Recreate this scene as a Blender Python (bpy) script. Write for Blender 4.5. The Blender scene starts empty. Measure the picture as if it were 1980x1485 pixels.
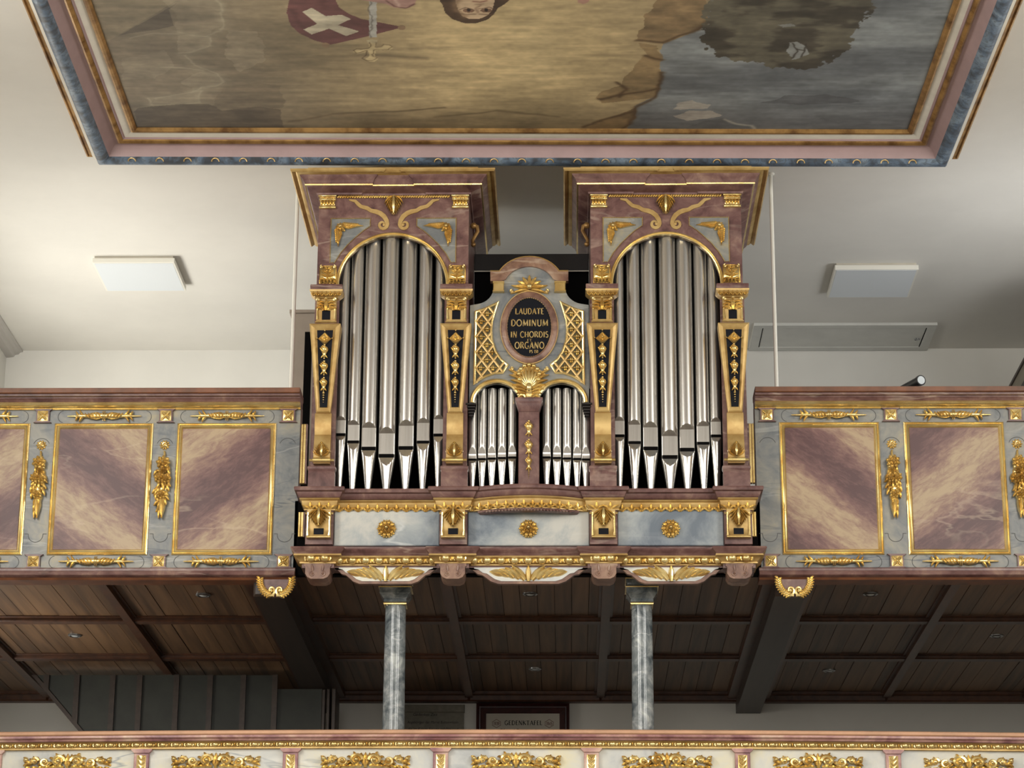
import bpy, math, random
import numpy as np
from math import sin, cos, pi, radians, sqrt, atan2
from mathutils import Vector, Matrix

# ------------------------------------------------------------------ camera
scene = bpy.context.scene
col = scene.collection
FPX = 4900.0
PIT, YAW, ROL = radians(18.08), radians(1.33), radians(0.3)
Fv = Vector((-sin(YAW)*cos(PIT), cos(YAW)*cos(PIT), sin(PIT)))
R0 = Vector((cos(YAW), sin(YAW), 0)); U0 = R0.cross(Fv)
Rv = R0*cos(ROL)+U0*sin(ROL); Uv = U0*cos(ROL)-R0*sin(ROL)
CAM = Vector((0.236, -14.0, 1.6))
cd = bpy.data.cameras.new('camera'); cam = bpy.data.objects.new('camera', cd); col.objects.link(cam)
cd.sensor_fit = 'HORIZONTAL'; cd.sensor_width = 36; cd.lens = 36*FPX/1980
cd.clip_start = .1; cd.clip_end = 200
cam.matrix_world = Matrix(((Rv.x, Uv.x, -Fv.x, CAM.x), (Rv.y, Uv.y, -Fv.y, CAM.y), (Rv.z, Uv.z, -Fv.z, CAM.z), (0, 0, 0, 1)))
scene.camera = cam

# ------------------------------------------------------------------ world, light, exposure
vs = scene.view_settings
vs.view_transform = 'Standard'; vs.look = 'None'; vs.gamma = 1; vs.use_curve_mapping = False
vs.exposure = 0.0
w = bpy.data.worlds.new('world'); scene.world = w; w.use_nodes = True
w.node_tree.nodes['Background'].inputs[0].default_value = (.9, .95, 1, 1)
w.node_tree.nodes['Background'].inputs[1].default_value = .25
def area(name, loc, target, sx, sy, power, colr=(1, .97, .92)):
    l = bpy.data.lights.new(name, 'AREA'); l.shape = 'RECTANGLE'; l.size = sx; l.size_y = sy
    l.energy = power; l.color = colr
    o = bpy.data.objects.new(name, l); col.objects.link(o); o.location = loc
    o.rotation_euler = (Vector(target)-Vector(loc)).to_track_quat('-Z', 'Y').to_euler()
    return o
HW = 3.90                       # half width of the nave
# daylight through the windows of the two long walls and the choir
area('window_light_choir', (0, -25.5, 4.9), (0, 0, 4.9), 3.6, 3.8, 520, (1, .97, .93))
for yy in (-4.2, -8.6, -13.0):
    area('window_light_north', (-HW+.03, yy, 6.0), (0, yy+1.2, 5.2), 1.4, 2.4, 230, (1, .97, .91))
    area('window_light_south', (HW-.03, yy, 6.0), (0, yy+1.2, 5.2), 1.4, 2.4, 190, (1, .97, .91))
area('window_light_upper_gallery_north', (-HW+.03, 1.6, 6.1), (0, 1.6, 6.5), 2.4, 1.5, 135, (1, .97, .9))
area('window_light_upper_gallery_south', (HW-.03, .8, 6.2), (0, 1.1, 6.5), 1.7, 1.5, 50, (.95, .97, 1))
area('window_light_lower_gallery_north', (-HW+.03, 1.3, 4.2), (0, 1.6, 4.6), 1.2, .9, 34, (1, .95, .85))

# ------------------------------------------------------------------ pixel measurements -> places
def ray(px, py): return Fv*FPX+Rv*(px-990)-Uv*(py-742.5)
def at(px, py, Y):
    D = ray(px, py); return CAM+D*((Y-CAM.y)/D.y)
def atz(px, py, z):
    D = ray(px, py); return CAM+D*((z-CAM.z)/D.z)
def Z(py, Y=0, px=1022): return at(px, py, Y).z
def X(px, py, Y=0): return at(px, py, Y).x

# ------------------------------------------------------------------ materials
MAT = {}
def newmat(name):
    m = bpy.data.materials.new(name); m.use_nodes = True
    nt = m.node_tree; b = nt.nodes['Principled BSDF']; MAT[name] = m
    return m, nt, b
def N(nt, t, **kw):
    n = nt.nodes.new(t)
    for k, v in kw.items():
        if k[0] == 'i' and k[1:].isdigit(): n.inputs[int(k[1:])].default_value = v
        elif k in n.inputs: n.inputs[k].default_value = v
        else: setattr(n, k, v)
    return n
def lin(c):
    return tuple((v/255/12.92 if v/255 <= .04045 else ((v/255+.055)/1.055)**2.4) for v in c)+(1,)
def ramp(nt, stops):
    r = nt.nodes.new('ShaderNodeValToRGB'); e = r.color_ramp.elements
    while len(e) < len(stops): e.new(.5)
    for i, (p_, c) in enumerate(stops): e[i].position = p_; e[i].color = lin(c)
    return r
def plain(name, c, rough=.5, metal=0, noise=0, nscale=6, bump=0, bscale=60, c2=None):
    m, nt, b = newmat(name); b.inputs['Roughness'].default_value = rough; b.inputs['Metallic'].default_value = metal
    b.inputs['Base Color'].default_value = lin(c)
    if noise or bump: g = N(nt, 'ShaderNodeNewGeometry')
    if noise:
        n = N(nt, 'ShaderNodeTexNoise', Scale=nscale, Detail=5, Roughness=.6); nt.links.new(g.outputs['Position'], n.inputs[0])
        c2 = c2 or tuple(max(0, v*(1-noise)) for v in c)
        r = ramp(nt, [(.35, c2), (.65, c)]); nt.links.new(n.outputs[0], r.inputs[0]); nt.links.new(r.outputs[0], b.inputs['Base Color'])
    if bump:
        n2 = N(nt, 'ShaderNodeTexNoise', Scale=bscale, Detail=3); nt.links.new(g.outputs['Position'], n2.inputs[0])
        bp = N(nt, 'ShaderNodeBump', Strength=bump, Distance=.004); nt.links.new(n2.outputs[0], bp.inputs['Height']); nt.links.new(bp.outputs[0], b.inputs['Normal'])
    return m
def marble(name, stops, scale=3, band=(0, 0, 0), bfreq=0, namp=1.0, vein=(230, 225, 215), vamt=.6, vscale=2.2, vdir=(1, 0, 1), rough=.35, vein2=None, spread=(.25, .75), stretch=None, dist=.5):
    m, nt, b = newmat(name); L = nt.links.new
    g = N(nt, 'ShaderNodeNewGeometry')
    # clouded ground
    n1 = N(nt, 'ShaderNodeTexNoise', Scale=scale, Detail=9, Roughness=(.66 if stretch is None else .74), Distortion=dist)
    if stretch is None: L(g.outputs['Position'], n1.inputs[0])
    else:
        ms = N(nt, 'ShaderNodeMapping'); ms.inputs['Rotation'].default_value = (0, radians(stretch), 0)
        m2 = N(nt, 'ShaderNodeMapping'); m2.inputs['Scale'].default_value = (.5, 1, 1.5); L(g.outputs['Position'], ms.inputs[0]); L(ms.outputs[0], m2.inputs[0]); L(m2.outputs[0], n1.inputs[0])
    val = n1.outputs[0]
    if bfreq:
        d = N(nt, 'ShaderNodeVectorMath', operation='DOT_PRODUCT'); L(g.outputs['Position'], d.inputs[0]); d.inputs[1].default_value = band
        n3 = N(nt, 'ShaderNodeTexNoise', Scale=(1.6 if stretch is None else 2.2), Detail=4, Roughness=.55); L(g.outputs['Position'], n3.inputs[0])
        a = N(nt, 'ShaderNodeMath', operation='MULTIPLY_ADD', i1=(2.2 if stretch is None else 3.0)); L(n3.outputs[0], a.inputs[0])
        mu = N(nt, 'ShaderNodeMath', operation='MULTIPLY', i1=bfreq); L(d.outputs['Value'], mu.inputs[0]); L(mu.outputs[0], a.inputs[2])
        sn = N(nt, 'ShaderNodeMath', operation='SINE'); L(a.outputs[0], sn.inputs[0])
        h = N(nt, 'ShaderNodeMath', operation='MULTIPLY_ADD', i1=.25); L(sn.outputs[0], h.inputs[0]); L(val, h.inputs[2]); val = h.outputs[0]
    k = len(stops); r = ramp(nt, [(spread[0]+(spread[1]-spread[0])*i/(k-1), c) for i, c in enumerate(stops)]); L(val, r.inputs[0])
    colr = r.outputs[0]
    def veins(c_in, vc, amt, sc, dr, wid, seed):
        mp = N(nt, 'ShaderNodeMapping'); mp.inputs['Location'].default_value = (seed, seed*1.7, seed*.3)
        ang = atan2(dr[2], dr[0]); mp.inputs['Rotation'].default_value = (0, ang, 0); mp.inputs['Scale'].default_value = (.35, 1, 1.5)
        L(g.outputs['Position'], mp.inputs[0])
        n = N(nt, 'ShaderNodeTexNoise', Scale=sc, Detail=4, Roughness=.5, Distortion=.6); L(mp.outputs[0], n.inputs[0])
        s = N(nt, 'ShaderNodeMath', operation='SUBTRACT', i1=.5); L(n.outputs[0], s.inputs[0])
        ab = N(nt, 'ShaderNodeMath', operation='ABSOLUTE'); L(s.outputs[0], ab.inputs[0])
        mr = N(nt, 'ShaderNodeMapRange'); mr.inputs[1].default_value = 0; mr.inputs[2].default_value = wid; mr.inputs[3].default_value = amt; mr.inputs[4].default_value = 0
        L(ab.outputs[0], mr.inputs[0])
        n5 = N(nt, 'ShaderNodeTexNoise', Scale=1.7, Detail=2); L(mp.outputs[0], n5.inputs[0])
        mm = N(nt, 'ShaderNodeMapRange'); mm.inputs[1].default_value = .48; mm.inputs[2].default_value = .62; L(n5.outputs[0], mm.inputs[0])
        mul = N(nt, 'ShaderNodeMath', operation='MULTIPLY'); L(mr.outputs[0], mul.inputs[0]); L(mm.outputs[0], mul.inputs[1])
        mx = N(nt, 'ShaderNodeMix', data_type='RGBA'); L(mul.outputs[0], mx.inputs['Factor']); L(c_in, mx.inputs['A']); mx.inputs['B'].default_value = lin(vc)
        return mx.outputs['Result']
    colr = veins(colr, vein, vamt, vscale, vdir, .02, 3.1)
    if vein2: colr = veins(colr, vein2, .75, vscale*.8, (vdir[0], 0, -vdir[2]), .014, 9.4)
    L(colr, b.inputs['Base Color']); b.inputs['Roughness'].default_value = rough
    return m

PLUM = marble('plum_marble', [(66, 42, 42), (98, 68, 65), (118, 88, 82), (146, 118, 104)], 8.5, vein=(190, 172, 156), vamt=.4, vscale=3.4, rough=.36, spread=(.3, .7))
ROSY = marble('brown_rose_marble', [(82, 56, 49), (114, 84, 72), (138, 106, 88), (162, 134, 112)], 7, vein=(214, 196, 176), vamt=.4, vscale=3, rough=.38, spread=(.32, .68))
ROSE = marble('rose_marble', [(104, 64, 72), (150, 104, 106), (190, 148, 138), (214, 186, 166)], 3.2, vein=(240, 228, 214), vamt=.7, vscale=2.0, rough=.38, spread=(.32, .66))
GREY = marble('grey_marble', [(76, 82, 89), (112, 115, 116), (137, 135, 126), (164, 152, 120)], 4.6, vein=(176, 178, 174), vamt=.4, vscale=3.4, rough=.4, vein2=(66, 74, 86), spread=(.28, .72))
PALE = marble('pale_marble', [(160, 164, 168), (196, 198, 196), (212, 210, 198), (222, 214, 182)], 2.2, vein=(235, 235, 230), vamt=.4, vscale=2.4, rough=.4, vein2=(130, 140, 150), spread=(.3, .7))
BLUEG = marble('blue_grey_marble', [(98, 108, 120), (134, 142, 148), (160, 165, 166), (188, 187, 180)], 4.5, band=(.7, 0, -.7), bfreq=7, vein=(214, 216, 214), vamt=.5, vscale=2.4, rough=.4, vein2=(80, 92, 110), spread=(.25, .75))
COLM = marble('column_marble', [(58, 66, 72), (98, 106, 110), (134, 140, 142), (176, 180, 178)], 11, vein=(226, 230, 228), vamt=1.0, vscale=6, rough=.14, vein2=(56, 64, 72), spread=(.32, .68))
PANA = marble('panel_marble_falling', [(78, 46, 47), (108, 74, 70), (138, 108, 92), (168, 146, 116)], 15, band=(.62, 0, .78), bfreq=12, vein=(206, 186, 160), vamt=.25, vscale=3, rough=.42, spread=(.24, .78), stretch=-35, dist=.3)
PANB = marble('panel_marble_rising', [(78, 46, 47), (108, 74, 70), (138, 108, 92), (168, 146, 116)], 15, band=(-.62, 0, .78), bfreq=11, vein=(206, 186, 160), vamt=.25, vscale=3, vdir=(1, 0, -1), rough=.42, spread=(.24, .78), stretch=35, dist=.3)
def goldmat(name, ca, cb, metal, rough):
    m, nt, b = newmat(name); L = nt.links.new
    g = N(nt, 'ShaderNodeNewGeometry'); n = N(nt, 'ShaderNodeTexNoise', Scale=9, Detail=5, Roughness=.6); L(g.outputs['Position'], n.inputs[0])
    r = ramp(nt, [(.34, cb), (.6, ca)]); L(n.outputs[0], r.inputs[0]); L(r.outputs[0], b.inputs['Base Color'])
    b.inputs['Metallic'].default_value = metal; b.inputs['Roughness'].default_value = rough
    n2 = N(nt, 'ShaderNodeTexNoise', Scale=150, Detail=2); L(g.outputs['Position'], n2.inputs[0])
    bp = N(nt, 'ShaderNodeBump', Strength=.12, Distance=.003); L(n2.outputs[0], bp.inputs['Height']); L(bp.outputs[0], b.inputs['Normal'])
    return m
GOLD = goldmat('gilding', (230, 207, 146), (204, 173, 108), .76, .24)
GOLDW = goldmat('worn_gilding', (176, 138, 84), (112, 80, 46), .55, .4)
GOLDM = goldmat('matt_gilding', (200, 170, 112), (172, 138, 82), .5, .42)
INK = plain('navy_black', (12, 14, 22), .6)
INK.node_tree.nodes['Principled BSDF'].inputs['Specular IOR Level'].default_value = .15
BLACK = plain('black_interior', (7, 6, 6), .9)
BLACK.node_tree.nodes['Principled BSDF'].inputs['Specular IOR Level'].default_value = .1
DARKP = plain('dark_case_wood', (24, 16, 15), .6, noise=.3)
PLASTER = plain('plaster', (224, 221, 213), .9, noise=.035, nscale=1.2, bump=.1, bscale=14)
WALLP = plain('wall_plaster', (220, 218, 211), .9, noise=.03, nscale=1.5, bump=.1, bscale=16)
RAILW = plain('rail_wood', (122, 74, 46), .45, noise=.25, nscale=9)
RAILP = plain('rail_top_salmon', (206, 158, 124), .5, noise=.12, nscale=5)
FLOOR = plain('stone_floor', (150, 140, 125), .6, noise=.15)
OLIVE = plain('olive_ground', (78, 72, 44), .6, noise=.2, nscale=30)
CREAM = plain('cream_paint', (206, 200, 186), .6, noise=.06)
PINK = plain('pink_paint', (162, 137, 136), .55, noise=.06)
TRIMG = plain('trim_grey', (188, 184, 178), .7)
WHITE = plain('white_enamel', (226, 224, 214), .4)
LAMPW = plain('lamp_diffuser', (214, 220, 224), .35)
HATCH = plain('hatch_paint', (206, 206, 200), .6, noise=.04)
BOXP = plain('box_paint', (160, 148, 134), .7, noise=.08, nscale=4)
GREEN = plain('dark_green_board', (44, 47, 41), .55, noise=.2, nscale=7)
MAHO = plain('dark_mahogany', (64, 26, 24), .3, noise=.3, nscale=20)
PAPER = plain('board_paper', (196, 190, 176), .7, noise=.05)
STONE = plain('grey_plaque', (132, 128, 116), .7, noise=.12, nscale=20)
TEXTK = plain('lettering_black', (24, 20, 18), .6)
LINE = plain('contour_grey', (66, 66, 66), .7)
TEXTR = plain('emblem_brown', (96, 50, 38), .6)
CABG = plain('cabinet_paint', (140, 132, 116), .6, noise=.08)
STEEL = plain('steel_grey', (150, 152, 154), .25, metal=.8)
BPLAS = plain('black_plastic', (24, 24, 26), .35)
LENS = plain('lens_glass', (190, 196, 198), .15)
# tin of the pipes: fine vertical streaks
def tin(name, c, rough, streak):
    m, nt, b = newmat(name); L = nt.links.new
    t = N(nt, 'ShaderNodeTexCoord'); mp = N(nt, 'ShaderNodeMapping'); mp.inputs['Scale'].default_value = (46, 46, .7); L(t.outputs['Object'], mp.inputs[0])
    n = N(nt, 'ShaderNodeTexNoise', Scale=1, Detail=3); L(mp.outputs[0], n.inputs[0])
    r = ramp(nt, [(.3, tuple(v*(1-streak) for v in c)), (.7, c)]); L(n.outputs[0], r.inputs[0]); L(r.outputs[0], b.inputs['Base Color'])
    b.inputs['Metallic'].default_value = .92; b.inputs['Roughness'].default_value = rough
    bp = N(nt, 'ShaderNodeBump', Strength=.05, Distance=.002); L(n.outputs[0], bp.inputs['Height']); L(bp.outputs[0], b.inputs['Normal'])
    return m
TIN = tin('pipe_tin', (206, 203, 198), .27, .12)
TINB = tin('pipe_tin_polished', (226, 224, 220), .2, .06)
# painted soffit boards
def woodmat(name, ca, cb, rough=.5, sy=.5):
    m, nt, b = newmat(name); L = nt.links.new
    oi = N(nt, 'ShaderNodeObjectInfo'); g = N(nt, 'ShaderNodeNewGeometry'); mp = N(nt, 'ShaderNodeMapping'); mp.inputs['Scale'].default_value = (14, sy, 14); L(g.outputs['Position'], mp.inputs[0])
    n = N(nt, 'ShaderNodeTexNoise', Scale=1.4, Detail=5, Roughness=.6, Distortion=.4); L(mp.outputs[0], n.inputs[0])
    a = N(nt, 'ShaderNodeMath', operation='MULTIPLY_ADD', i1=.22); L(oi.outputs['Random'], a.inputs[0]); L(n.outputs[0], a.inputs[2])
    r = ramp(nt, [(.42, cb), (.8, ca)]); L(a.outputs[0], r.inputs[0]); L(r.outputs[0], b.inputs['Base Color']); b.inputs['Roughness'].default_value = rough
    return m
BOARD = woodmat('soffit_board', (124, 94, 66), (78, 57, 40))
BATTEN = woodmat('soffit_batten', (88, 54, 33), (60, 36, 23), .4, 3)
BEAMW = woodmat('beam_wood', (62, 50, 42), (44, 34, 28), .45)
BLUEF = None
def bluemat():
    m, nt, b = newmat('blue_scroll_paint'); L = nt.links.new
    g = N(nt, 'ShaderNodeNewGeometry')
    n = N(nt, 'ShaderNodeTexNoise', Scale=7, Detail=4, Distortion=1.2); L(g.outputs['Position'], n.inputs[0])
    r = ramp(nt, [(.36, (64, 70, 78)), (.5, (92, 108, 126)), (.66, (126, 142, 156))]); L(n.outputs[0], r.inputs[0])
    n2 = N(nt, 'ShaderNodeTexNoise', Scale=22, Detail=2, Distortion=2.5); L(g.outputs['Position'], n2.inputs[0])
    r2 = N(nt, 'ShaderNodeMapRange'); r2.inputs[1].default_value = .52; r2.inputs[2].default_value = .6; r2.inputs[4].default_value = .45; L(n2.outputs[0], r2.inputs[0])
    mx = N(nt, 'ShaderNodeMix', data_type='RGBA'); L(r2.outputs[0], mx.inputs['Factor']); L(r.outputs[0], mx.inputs['A']); mx.inputs['B'].default_value = lin((66, 64, 62))
    L(mx.outputs['Result'], b.inputs['Base Color']); b.inputs['Roughness'].default_value = .5
    return m
BLUEF = bluemat()

# ------------------------------------------------------------------ object helpers
WM = {}
def wm(o): return WM.get(o.name, Matrix.Identity(4))
def link(o, parent=None, label=None, cat=None, group=None, kind=None):
    col.objects.link(o)
    loc = Matrix.LocRotScale(o.location, o.rotation_euler, o.scale)
    if parent is not None:
        o.parent = parent; o.matrix_parent_inverse = wm(parent).inverted()
    WM[o.name] = loc
    if label: o['label'] = label
    if cat: o['category'] = cat
    if group: o['group'] = group
    if kind: o['kind'] = kind
    return o
def thing(name, loc, label, cat, group=None, kind=None):
    o = bpy.data.objects.new(name, None); o.empty_display_size = .1; o.location = loc
    return link(o, None, label, cat, group, kind)
def copy_tree(o, dx, parent=None, label=None):
    c = o.copy(); col.objects.link(c)
    if parent is None: c.location = Vector(o.location)+Vector((dx, 0, 0))
    else:
        c.parent = parent; c.matrix_parent_inverse = o.matrix_parent_inverse
    WM[c.name] = Matrix.Translation((dx, 0, 0)) @ wm(o)
    if label: c['label'] = label
    for ch in KIDS.get(o.name, []): copy_tree(ch, dx, c)
    return c
KIDS = {}
class MB:
    def __init__(s): s.v = []; s.f = []; s.M = None
    def add(s, vs_, fs):
        b = len(s.v)
        if s.M is not None: vs_ = [tuple(s.M @ Vector(q)) for q in vs_]
        s.v += [tuple(q) for q in vs_]; s.f += [tuple(i+b for i in q) for q in fs]; return s
    def box(s, x0, x1, y0, y1, z0, z1, c=0):
        if c <= 0:
            return s.add([(x0, y0, z0), (x1, y0, z0), (x1, y1, z0), (x0, y1, z0), (x0, y0, z1), (x1, y0, z1), (x1, y1, z1), (x0, y1, z1)],
                         [(0, 3, 2, 1), (4, 5, 6, 7), (0, 1, 5, 4), (1, 2, 6, 5), (2, 3, 7, 6), (3, 0, 4, 7)])
        v = []; rings = []
        for (y, i) in ((y0, c), (y0+c, 0), (y1-c, 0), (y1, c)):
            rings.append([(x0+i, y, z0+i), (x1-i, y, z0+i), (x1-i, y, z1-i), (x0+i, y, z1-i)])
        for r_ in rings: v += r_
        f = [(0, 1, 2, 3), (15, 14, 13, 12)]
        for k in range(3):
            for j in range(4): f.append((k*4+j, k*4+4+j, k*4+4+(j+1) % 4, k*4+(j+1) % 4))
        return s.add(v, f)
    def prism(s, poly, y0, y1):
        n = len(poly)
        return s.add([(p[0], y0, p[1]) for p in poly]+[(p[0], y1, p[1]) for p in poly],
                     [tuple(range(n)), tuple(range(2*n-1, n-1, -1))]+[(i, i+n, (i+1) % n+n, (i+1) % n) for i in range(n)])
    def sweep(s, path, prof, mapf, closed=False, cap=True):
        n = len(path); k = len(prof); off = []
        for i in range(n):
            a = path[i-1] if (i > 0 or closed) else None; b = path[i]; c = path[(i+1) % n] if (i < n-1 or closed) else None
            def nrm(p, q):
                dx, dy = q[0]-p[0], q[1]-p[1]; l = sqrt(dx*dx+dy*dy) or 1; return (dy/l, -dx/l)
            if a is None: m = nrm(b, c)
            elif c is None: m = nrm(a, b)
            else:
                n1, n2 = nrm(a, b), nrm(b, c); d = 1+n1[0]*n2[0]+n1[1]*n2[1]; d = max(d, .25); m = ((n1[0]+n2[0])/d, (n1[1]+n2[1])/d)
            off.append(m)
        v = [mapf(path[i][0]+off[i][0]*o, path[i][1]+off[i][1]*o, h) for i in range(n) for (o, h) in prof]
        f = []
        for i in range(n if closed else n-1):
            j = (i+1) % n
            for q in range(k-1): f.append((i*k+q, j*k+q, j*k+q+1, i*k+q+1))
        if cap and not closed: f += [tuple(range(k)), tuple(range((n-1)*k+k-1, (n-1)*k-1, -1))]
        return s.add(v, f)
    def lathe(s, prof, cx, cy, n=24, cap=True):
        v = []; k = len(prof); f = []
        for j in range(n):
            a = 2*pi*j/n
            v += [(cx+r*cos(a), cy+r*sin(a), z) for r, z in prof]
        for j in range(n):
            m = (j+1) % n
            for q in range(k-1): f.append((j*k+q, m*k+q, m*k+q+1, j*k+q+1))
        if cap: f += [tuple(j*k for j in range(n))[::-1], tuple(j*k+k-1 for j in range(n))]
        return s.add(v, f)
    def ball(s, c, r, n=8, m=5):
        rx, ry, rz = r if isinstance(r, tuple) else (r, r, r)
        v = [(c[0], c[1], c[2]-rz)]; f = []
        for i in range(1, m):
            t = -pi/2+pi*i/m
            v += [(c[0]+rx*cos(t)*cos(2*pi*j/n), c[1]+ry*cos(t)*sin(2*pi*j/n), c[2]+rz*sin(t)) for j in range(n)]
        v.append((c[0], c[1], c[2]+rz)); e = len(v)-1
        for j in range(n):
            f.append((0, 1+(j+1) % n, 1+j)); f.append((e, e-n+j, e-n+(j+1) % n))
            for i in range(m-2):
                a = 1+i*n; f.append((a+j, a+(j+1) % n, a+n+(j+1) % n, a+n+j))
        return s.add(v, f)
    def tube(s, pts, rad, n=8):
        P = [Vector(p) for p in pts]; rings = []; k = len(P); nrm_ = None
        for i, p in enumerate(P):
            t = (P[min(i+1, k-1)]-P[max(i-1, 0)]).normalized()
            if nrm_ is None: nrm_ = t.orthogonal().normalized()
            nrm_ = (nrm_-t*nrm_.dot(t)).normalized(); bn = t.cross(nrm_)
            r = rad[i] if isinstance(rad, (list, tuple)) else rad
            rings += [tuple(p+nrm_*(r*cos(2*pi*j/n))+bn*(r*sin(2*pi*j/n))) for j in range(n)]
        f = [(i*n+j, i*n+(j+1) % n, i*n+n+(j+1) % n, i*n+n+j) for i in range(k-1) for j in range(n)]
        f += [tuple(range(n))[::-1], tuple(range((k-1)*n, k*n))]
        return s.add(rings, f)
    # one carved leaf lobe lying on the x-z plane, swelling towards -y
    def lobe(s, x, z, ang, L, W, H, bend=0, n=6, y=0, groove=.62):
        a = radians(ang); be = radians(bend); v = []; px, pz = x, z
        for i in range(n+1):
            t = i/n; th = a+be*t
            ww = W*.5*(sin(pi*min(1, (.16+.84*t)))**.75 if t < 1 else .02); hh = H*(sin(pi*(.2+.75*t))*.8+.2*(1-t)+.25*t*t)
            nx, nz = -sin(th), cos(th)
            for q, g in ((-1, 0), (-.55, .95), (0, groove), (.55, .95), (1, 0)): v.append((px+nx*ww*q, y-hh*g, pz+nz*ww*q))
            px += cos(th)*L/n; pz += sin(th)*L/n
        f = [(i*5+j, i*5+j+1, i*5+6+j, i*5+5+j) for i in range(n) for j in range(4)]
        return s.add(v, f)
    def spiral(s, cx, cz, r0, r1, a0, turns, rad, y=0, n=16, m=6):
        pts = []; rr = []
        for i in range(n+1):
            t = i/n; a = radians(a0)+2*pi*turns*t; r = r0+(r1-r0)*t
            pts.append((cx+r*cos(a), y, cz+r*sin(a))); rr.append(rad*(1-.45*t))
        s.tube(pts, rr, m); s.ball((cx, y, cz), rad*1.25, 6, 4); return s
    def mesh(s, name, mat, smooth=38, centre=True):
        c = Vector((0, 0, 0))
        if centre and s.v:
            A = np.array(s.v); c = Vector((A.min(0)+A.max(0))/2)
        me = bpy.data.meshes.new(name); me.from_pydata([(q[0]-c.x, q[1]-c.y, q[2]-c.z) for q in s.v], [], s.f)
        if smooth:
            me.polygons.foreach_set('use_smooth', [True]*len(me.polygons)); me.set_sharp_from_angle(angle=radians(smooth))
        me.materials.append(mat); me.update()
        return me, c
    def build(s, name, mat, parent=None, label=None, cat=None, group=None, kind=None, smooth=38):
        me, c = s.mesh(name, mat, smooth)
        o = bpy.data.objects.new(name, me); o.location = c
        link(o, parent, label, cat, group, kind)
        if parent is not None: KIDS.setdefault(parent.name, []).append(o)
        return o
def put(name, me, loc, parent, scale=(1, 1, 1), rot=(0, 0, 0), label=None, cat=None, group=None, kind=None):
    o = bpy.data.objects.new(name, me); o.location = loc; o.scale = scale; o.rotation_euler = rot
    link(o, parent, label, cat, group, kind)
    if parent is not None: KIDS.setdefault(parent.name, []).append(o)
    return o
def mapXY(x, y, h): return (x, y, h)
def xz(Y):
    return lambda u, v, h: (u, Y-h, v)

# ------------------------------------------------------------------ the setting
ZC = 7.614; ZS = 5.057; YB = 3.60; YN = -27.0
WXL, WXR = -HW, HW
def struct(name, mb, mat, parent=None, label=None, cat='structure'):
    return mb.build(name, mat, parent, label=label, cat=(cat if parent is None else None), kind=('structure' if parent is None else None), smooth=0)
struct('floor', MB().box(WXL, WXR, YN, YB, -.2, 0), FLOOR, label='stone floor of the church nave', cat='floor')
struct('wall_back', MB().box(WXL-.3, WXR+.3, YB, YB+.3, 0, ZC+.3), WALLP, label='off-white plastered wall behind the organ and galleries', cat='wall')
struct('wall_left', MB().box(WXL-.3, WXL, YN, YB, 0, ZC+.3), WALLP, label='plastered long wall on the staircase side', cat='wall')
struct('wall_right', MB().box(WXR, WXR+.3, YN, YB, 0, ZC+.3), WALLP, label='plastered long wall on the ceiling hatch side', cat='wall')
struct('wall_front', MB().box(WXL-.3, WXR+.3, YN-.3, YN, 0, ZC+.3), WALLP, label='plastered end wall of the choir', cat='wall')
struct('ceiling', MB().box(WXL, WXR, YN, YB, ZC, ZC+.3), PLASTER, label='flat off-white plaster ceiling above organ', cat='ceiling')
# cornice along the left wall, stopping at the back wall
prof = [(0, -.02), (.012, -.02), (.016, -.04), (.03, -.05), (.034, -.075), (.05, -.085), (.055, -.12), (.055, -.14), (0, -.14)]
def side_trim(name, sgn):
    m = MB(); x = sgn*HW
    pts = [(x-sgn*(.12-o), ZC+h) if False else (x-sgn*(.14+h)*1.0, ZC-o) for o, h in prof]
    n = len(pts); v = [(p[0], -12.0, p[1]) for p in pts]+[(p[0], YB, p[1]) for p in pts]
    m.add(v, [(i, i+n, (i+1) % n+n, (i+1) % n) for i in range(n)]+[tuple(range(n)), tuple(range(2*n-1, n-1, -1))])
    return m.build(name, TRIMG, label='grey stepped ceiling cornice above the '+('staircase' if sgn < 0 else 'hatch')+' side wall', cat='trim', kind='structure')
side_trim('trim_1', -1); side_trim('trim_2', 1)

# upper gallery: floor slab, soffit boards, battens
ribs_x = [-3.42, -2.45, -1.45, -.46, .46, 1.45, 2.45, 3.42]
gal = MB().box(WXL, WXR, .04, YB, ZS+.03, ZS+.22).build('gallery_ceiling', DARKP, label='dark boarded underside of the upper gallery', cat='ceiling', kind='structure', smooth=0)
random.seed(4)
edges = [WXL]+ribs_x+[WXR]
for a, b in zip(edges[:-1], edges[1:]):
    x0, x1 = a, b; n = max(2, round((x1-x0)/.108)); wd = (x1-x0)/n
    for i in range(n):
        MB().box(x0+i*wd+.0015, x0+(i+1)*wd-.0015, .06, YB, ZS-.004+random.uniform(-.002, .002), ZS+.03, .003).build('soffit_board', BOARD, gal, smooth=0)
for y in (1.19, 2.29):
    for a, b in zip(edges[:-1], edges[1:]):
        mb = MB().box(a, b, y-.045, y+.045, ZS-.035, ZS, .006); mb.box(a, b, y-.07, y+.07, ZS-.014, ZS, .004); mb.build('cross_batten', BATTEN, gal, smooth=0)
for a, b in zip(edges[:-1], edges[1:]):
    MB().box(a, b, YB-.09, YB, ZS-.07, ZS, .01).box(a, b, YB-.13, YB, ZS-.03, ZS, .006).build('wall_batten', BATTEN, gal, smooth=0)
for x in ribs_x:
    if abs(abs(x)-1.45) < .01: continue
    MB().box(x-.027, x+.027, .06, YB, ZS-.045, ZS, .006).box(x-.044, x+.044, .06, YB, ZS-.016, ZS, .004).build('long_batten', BATTEN, gal, smooth=0)
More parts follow.
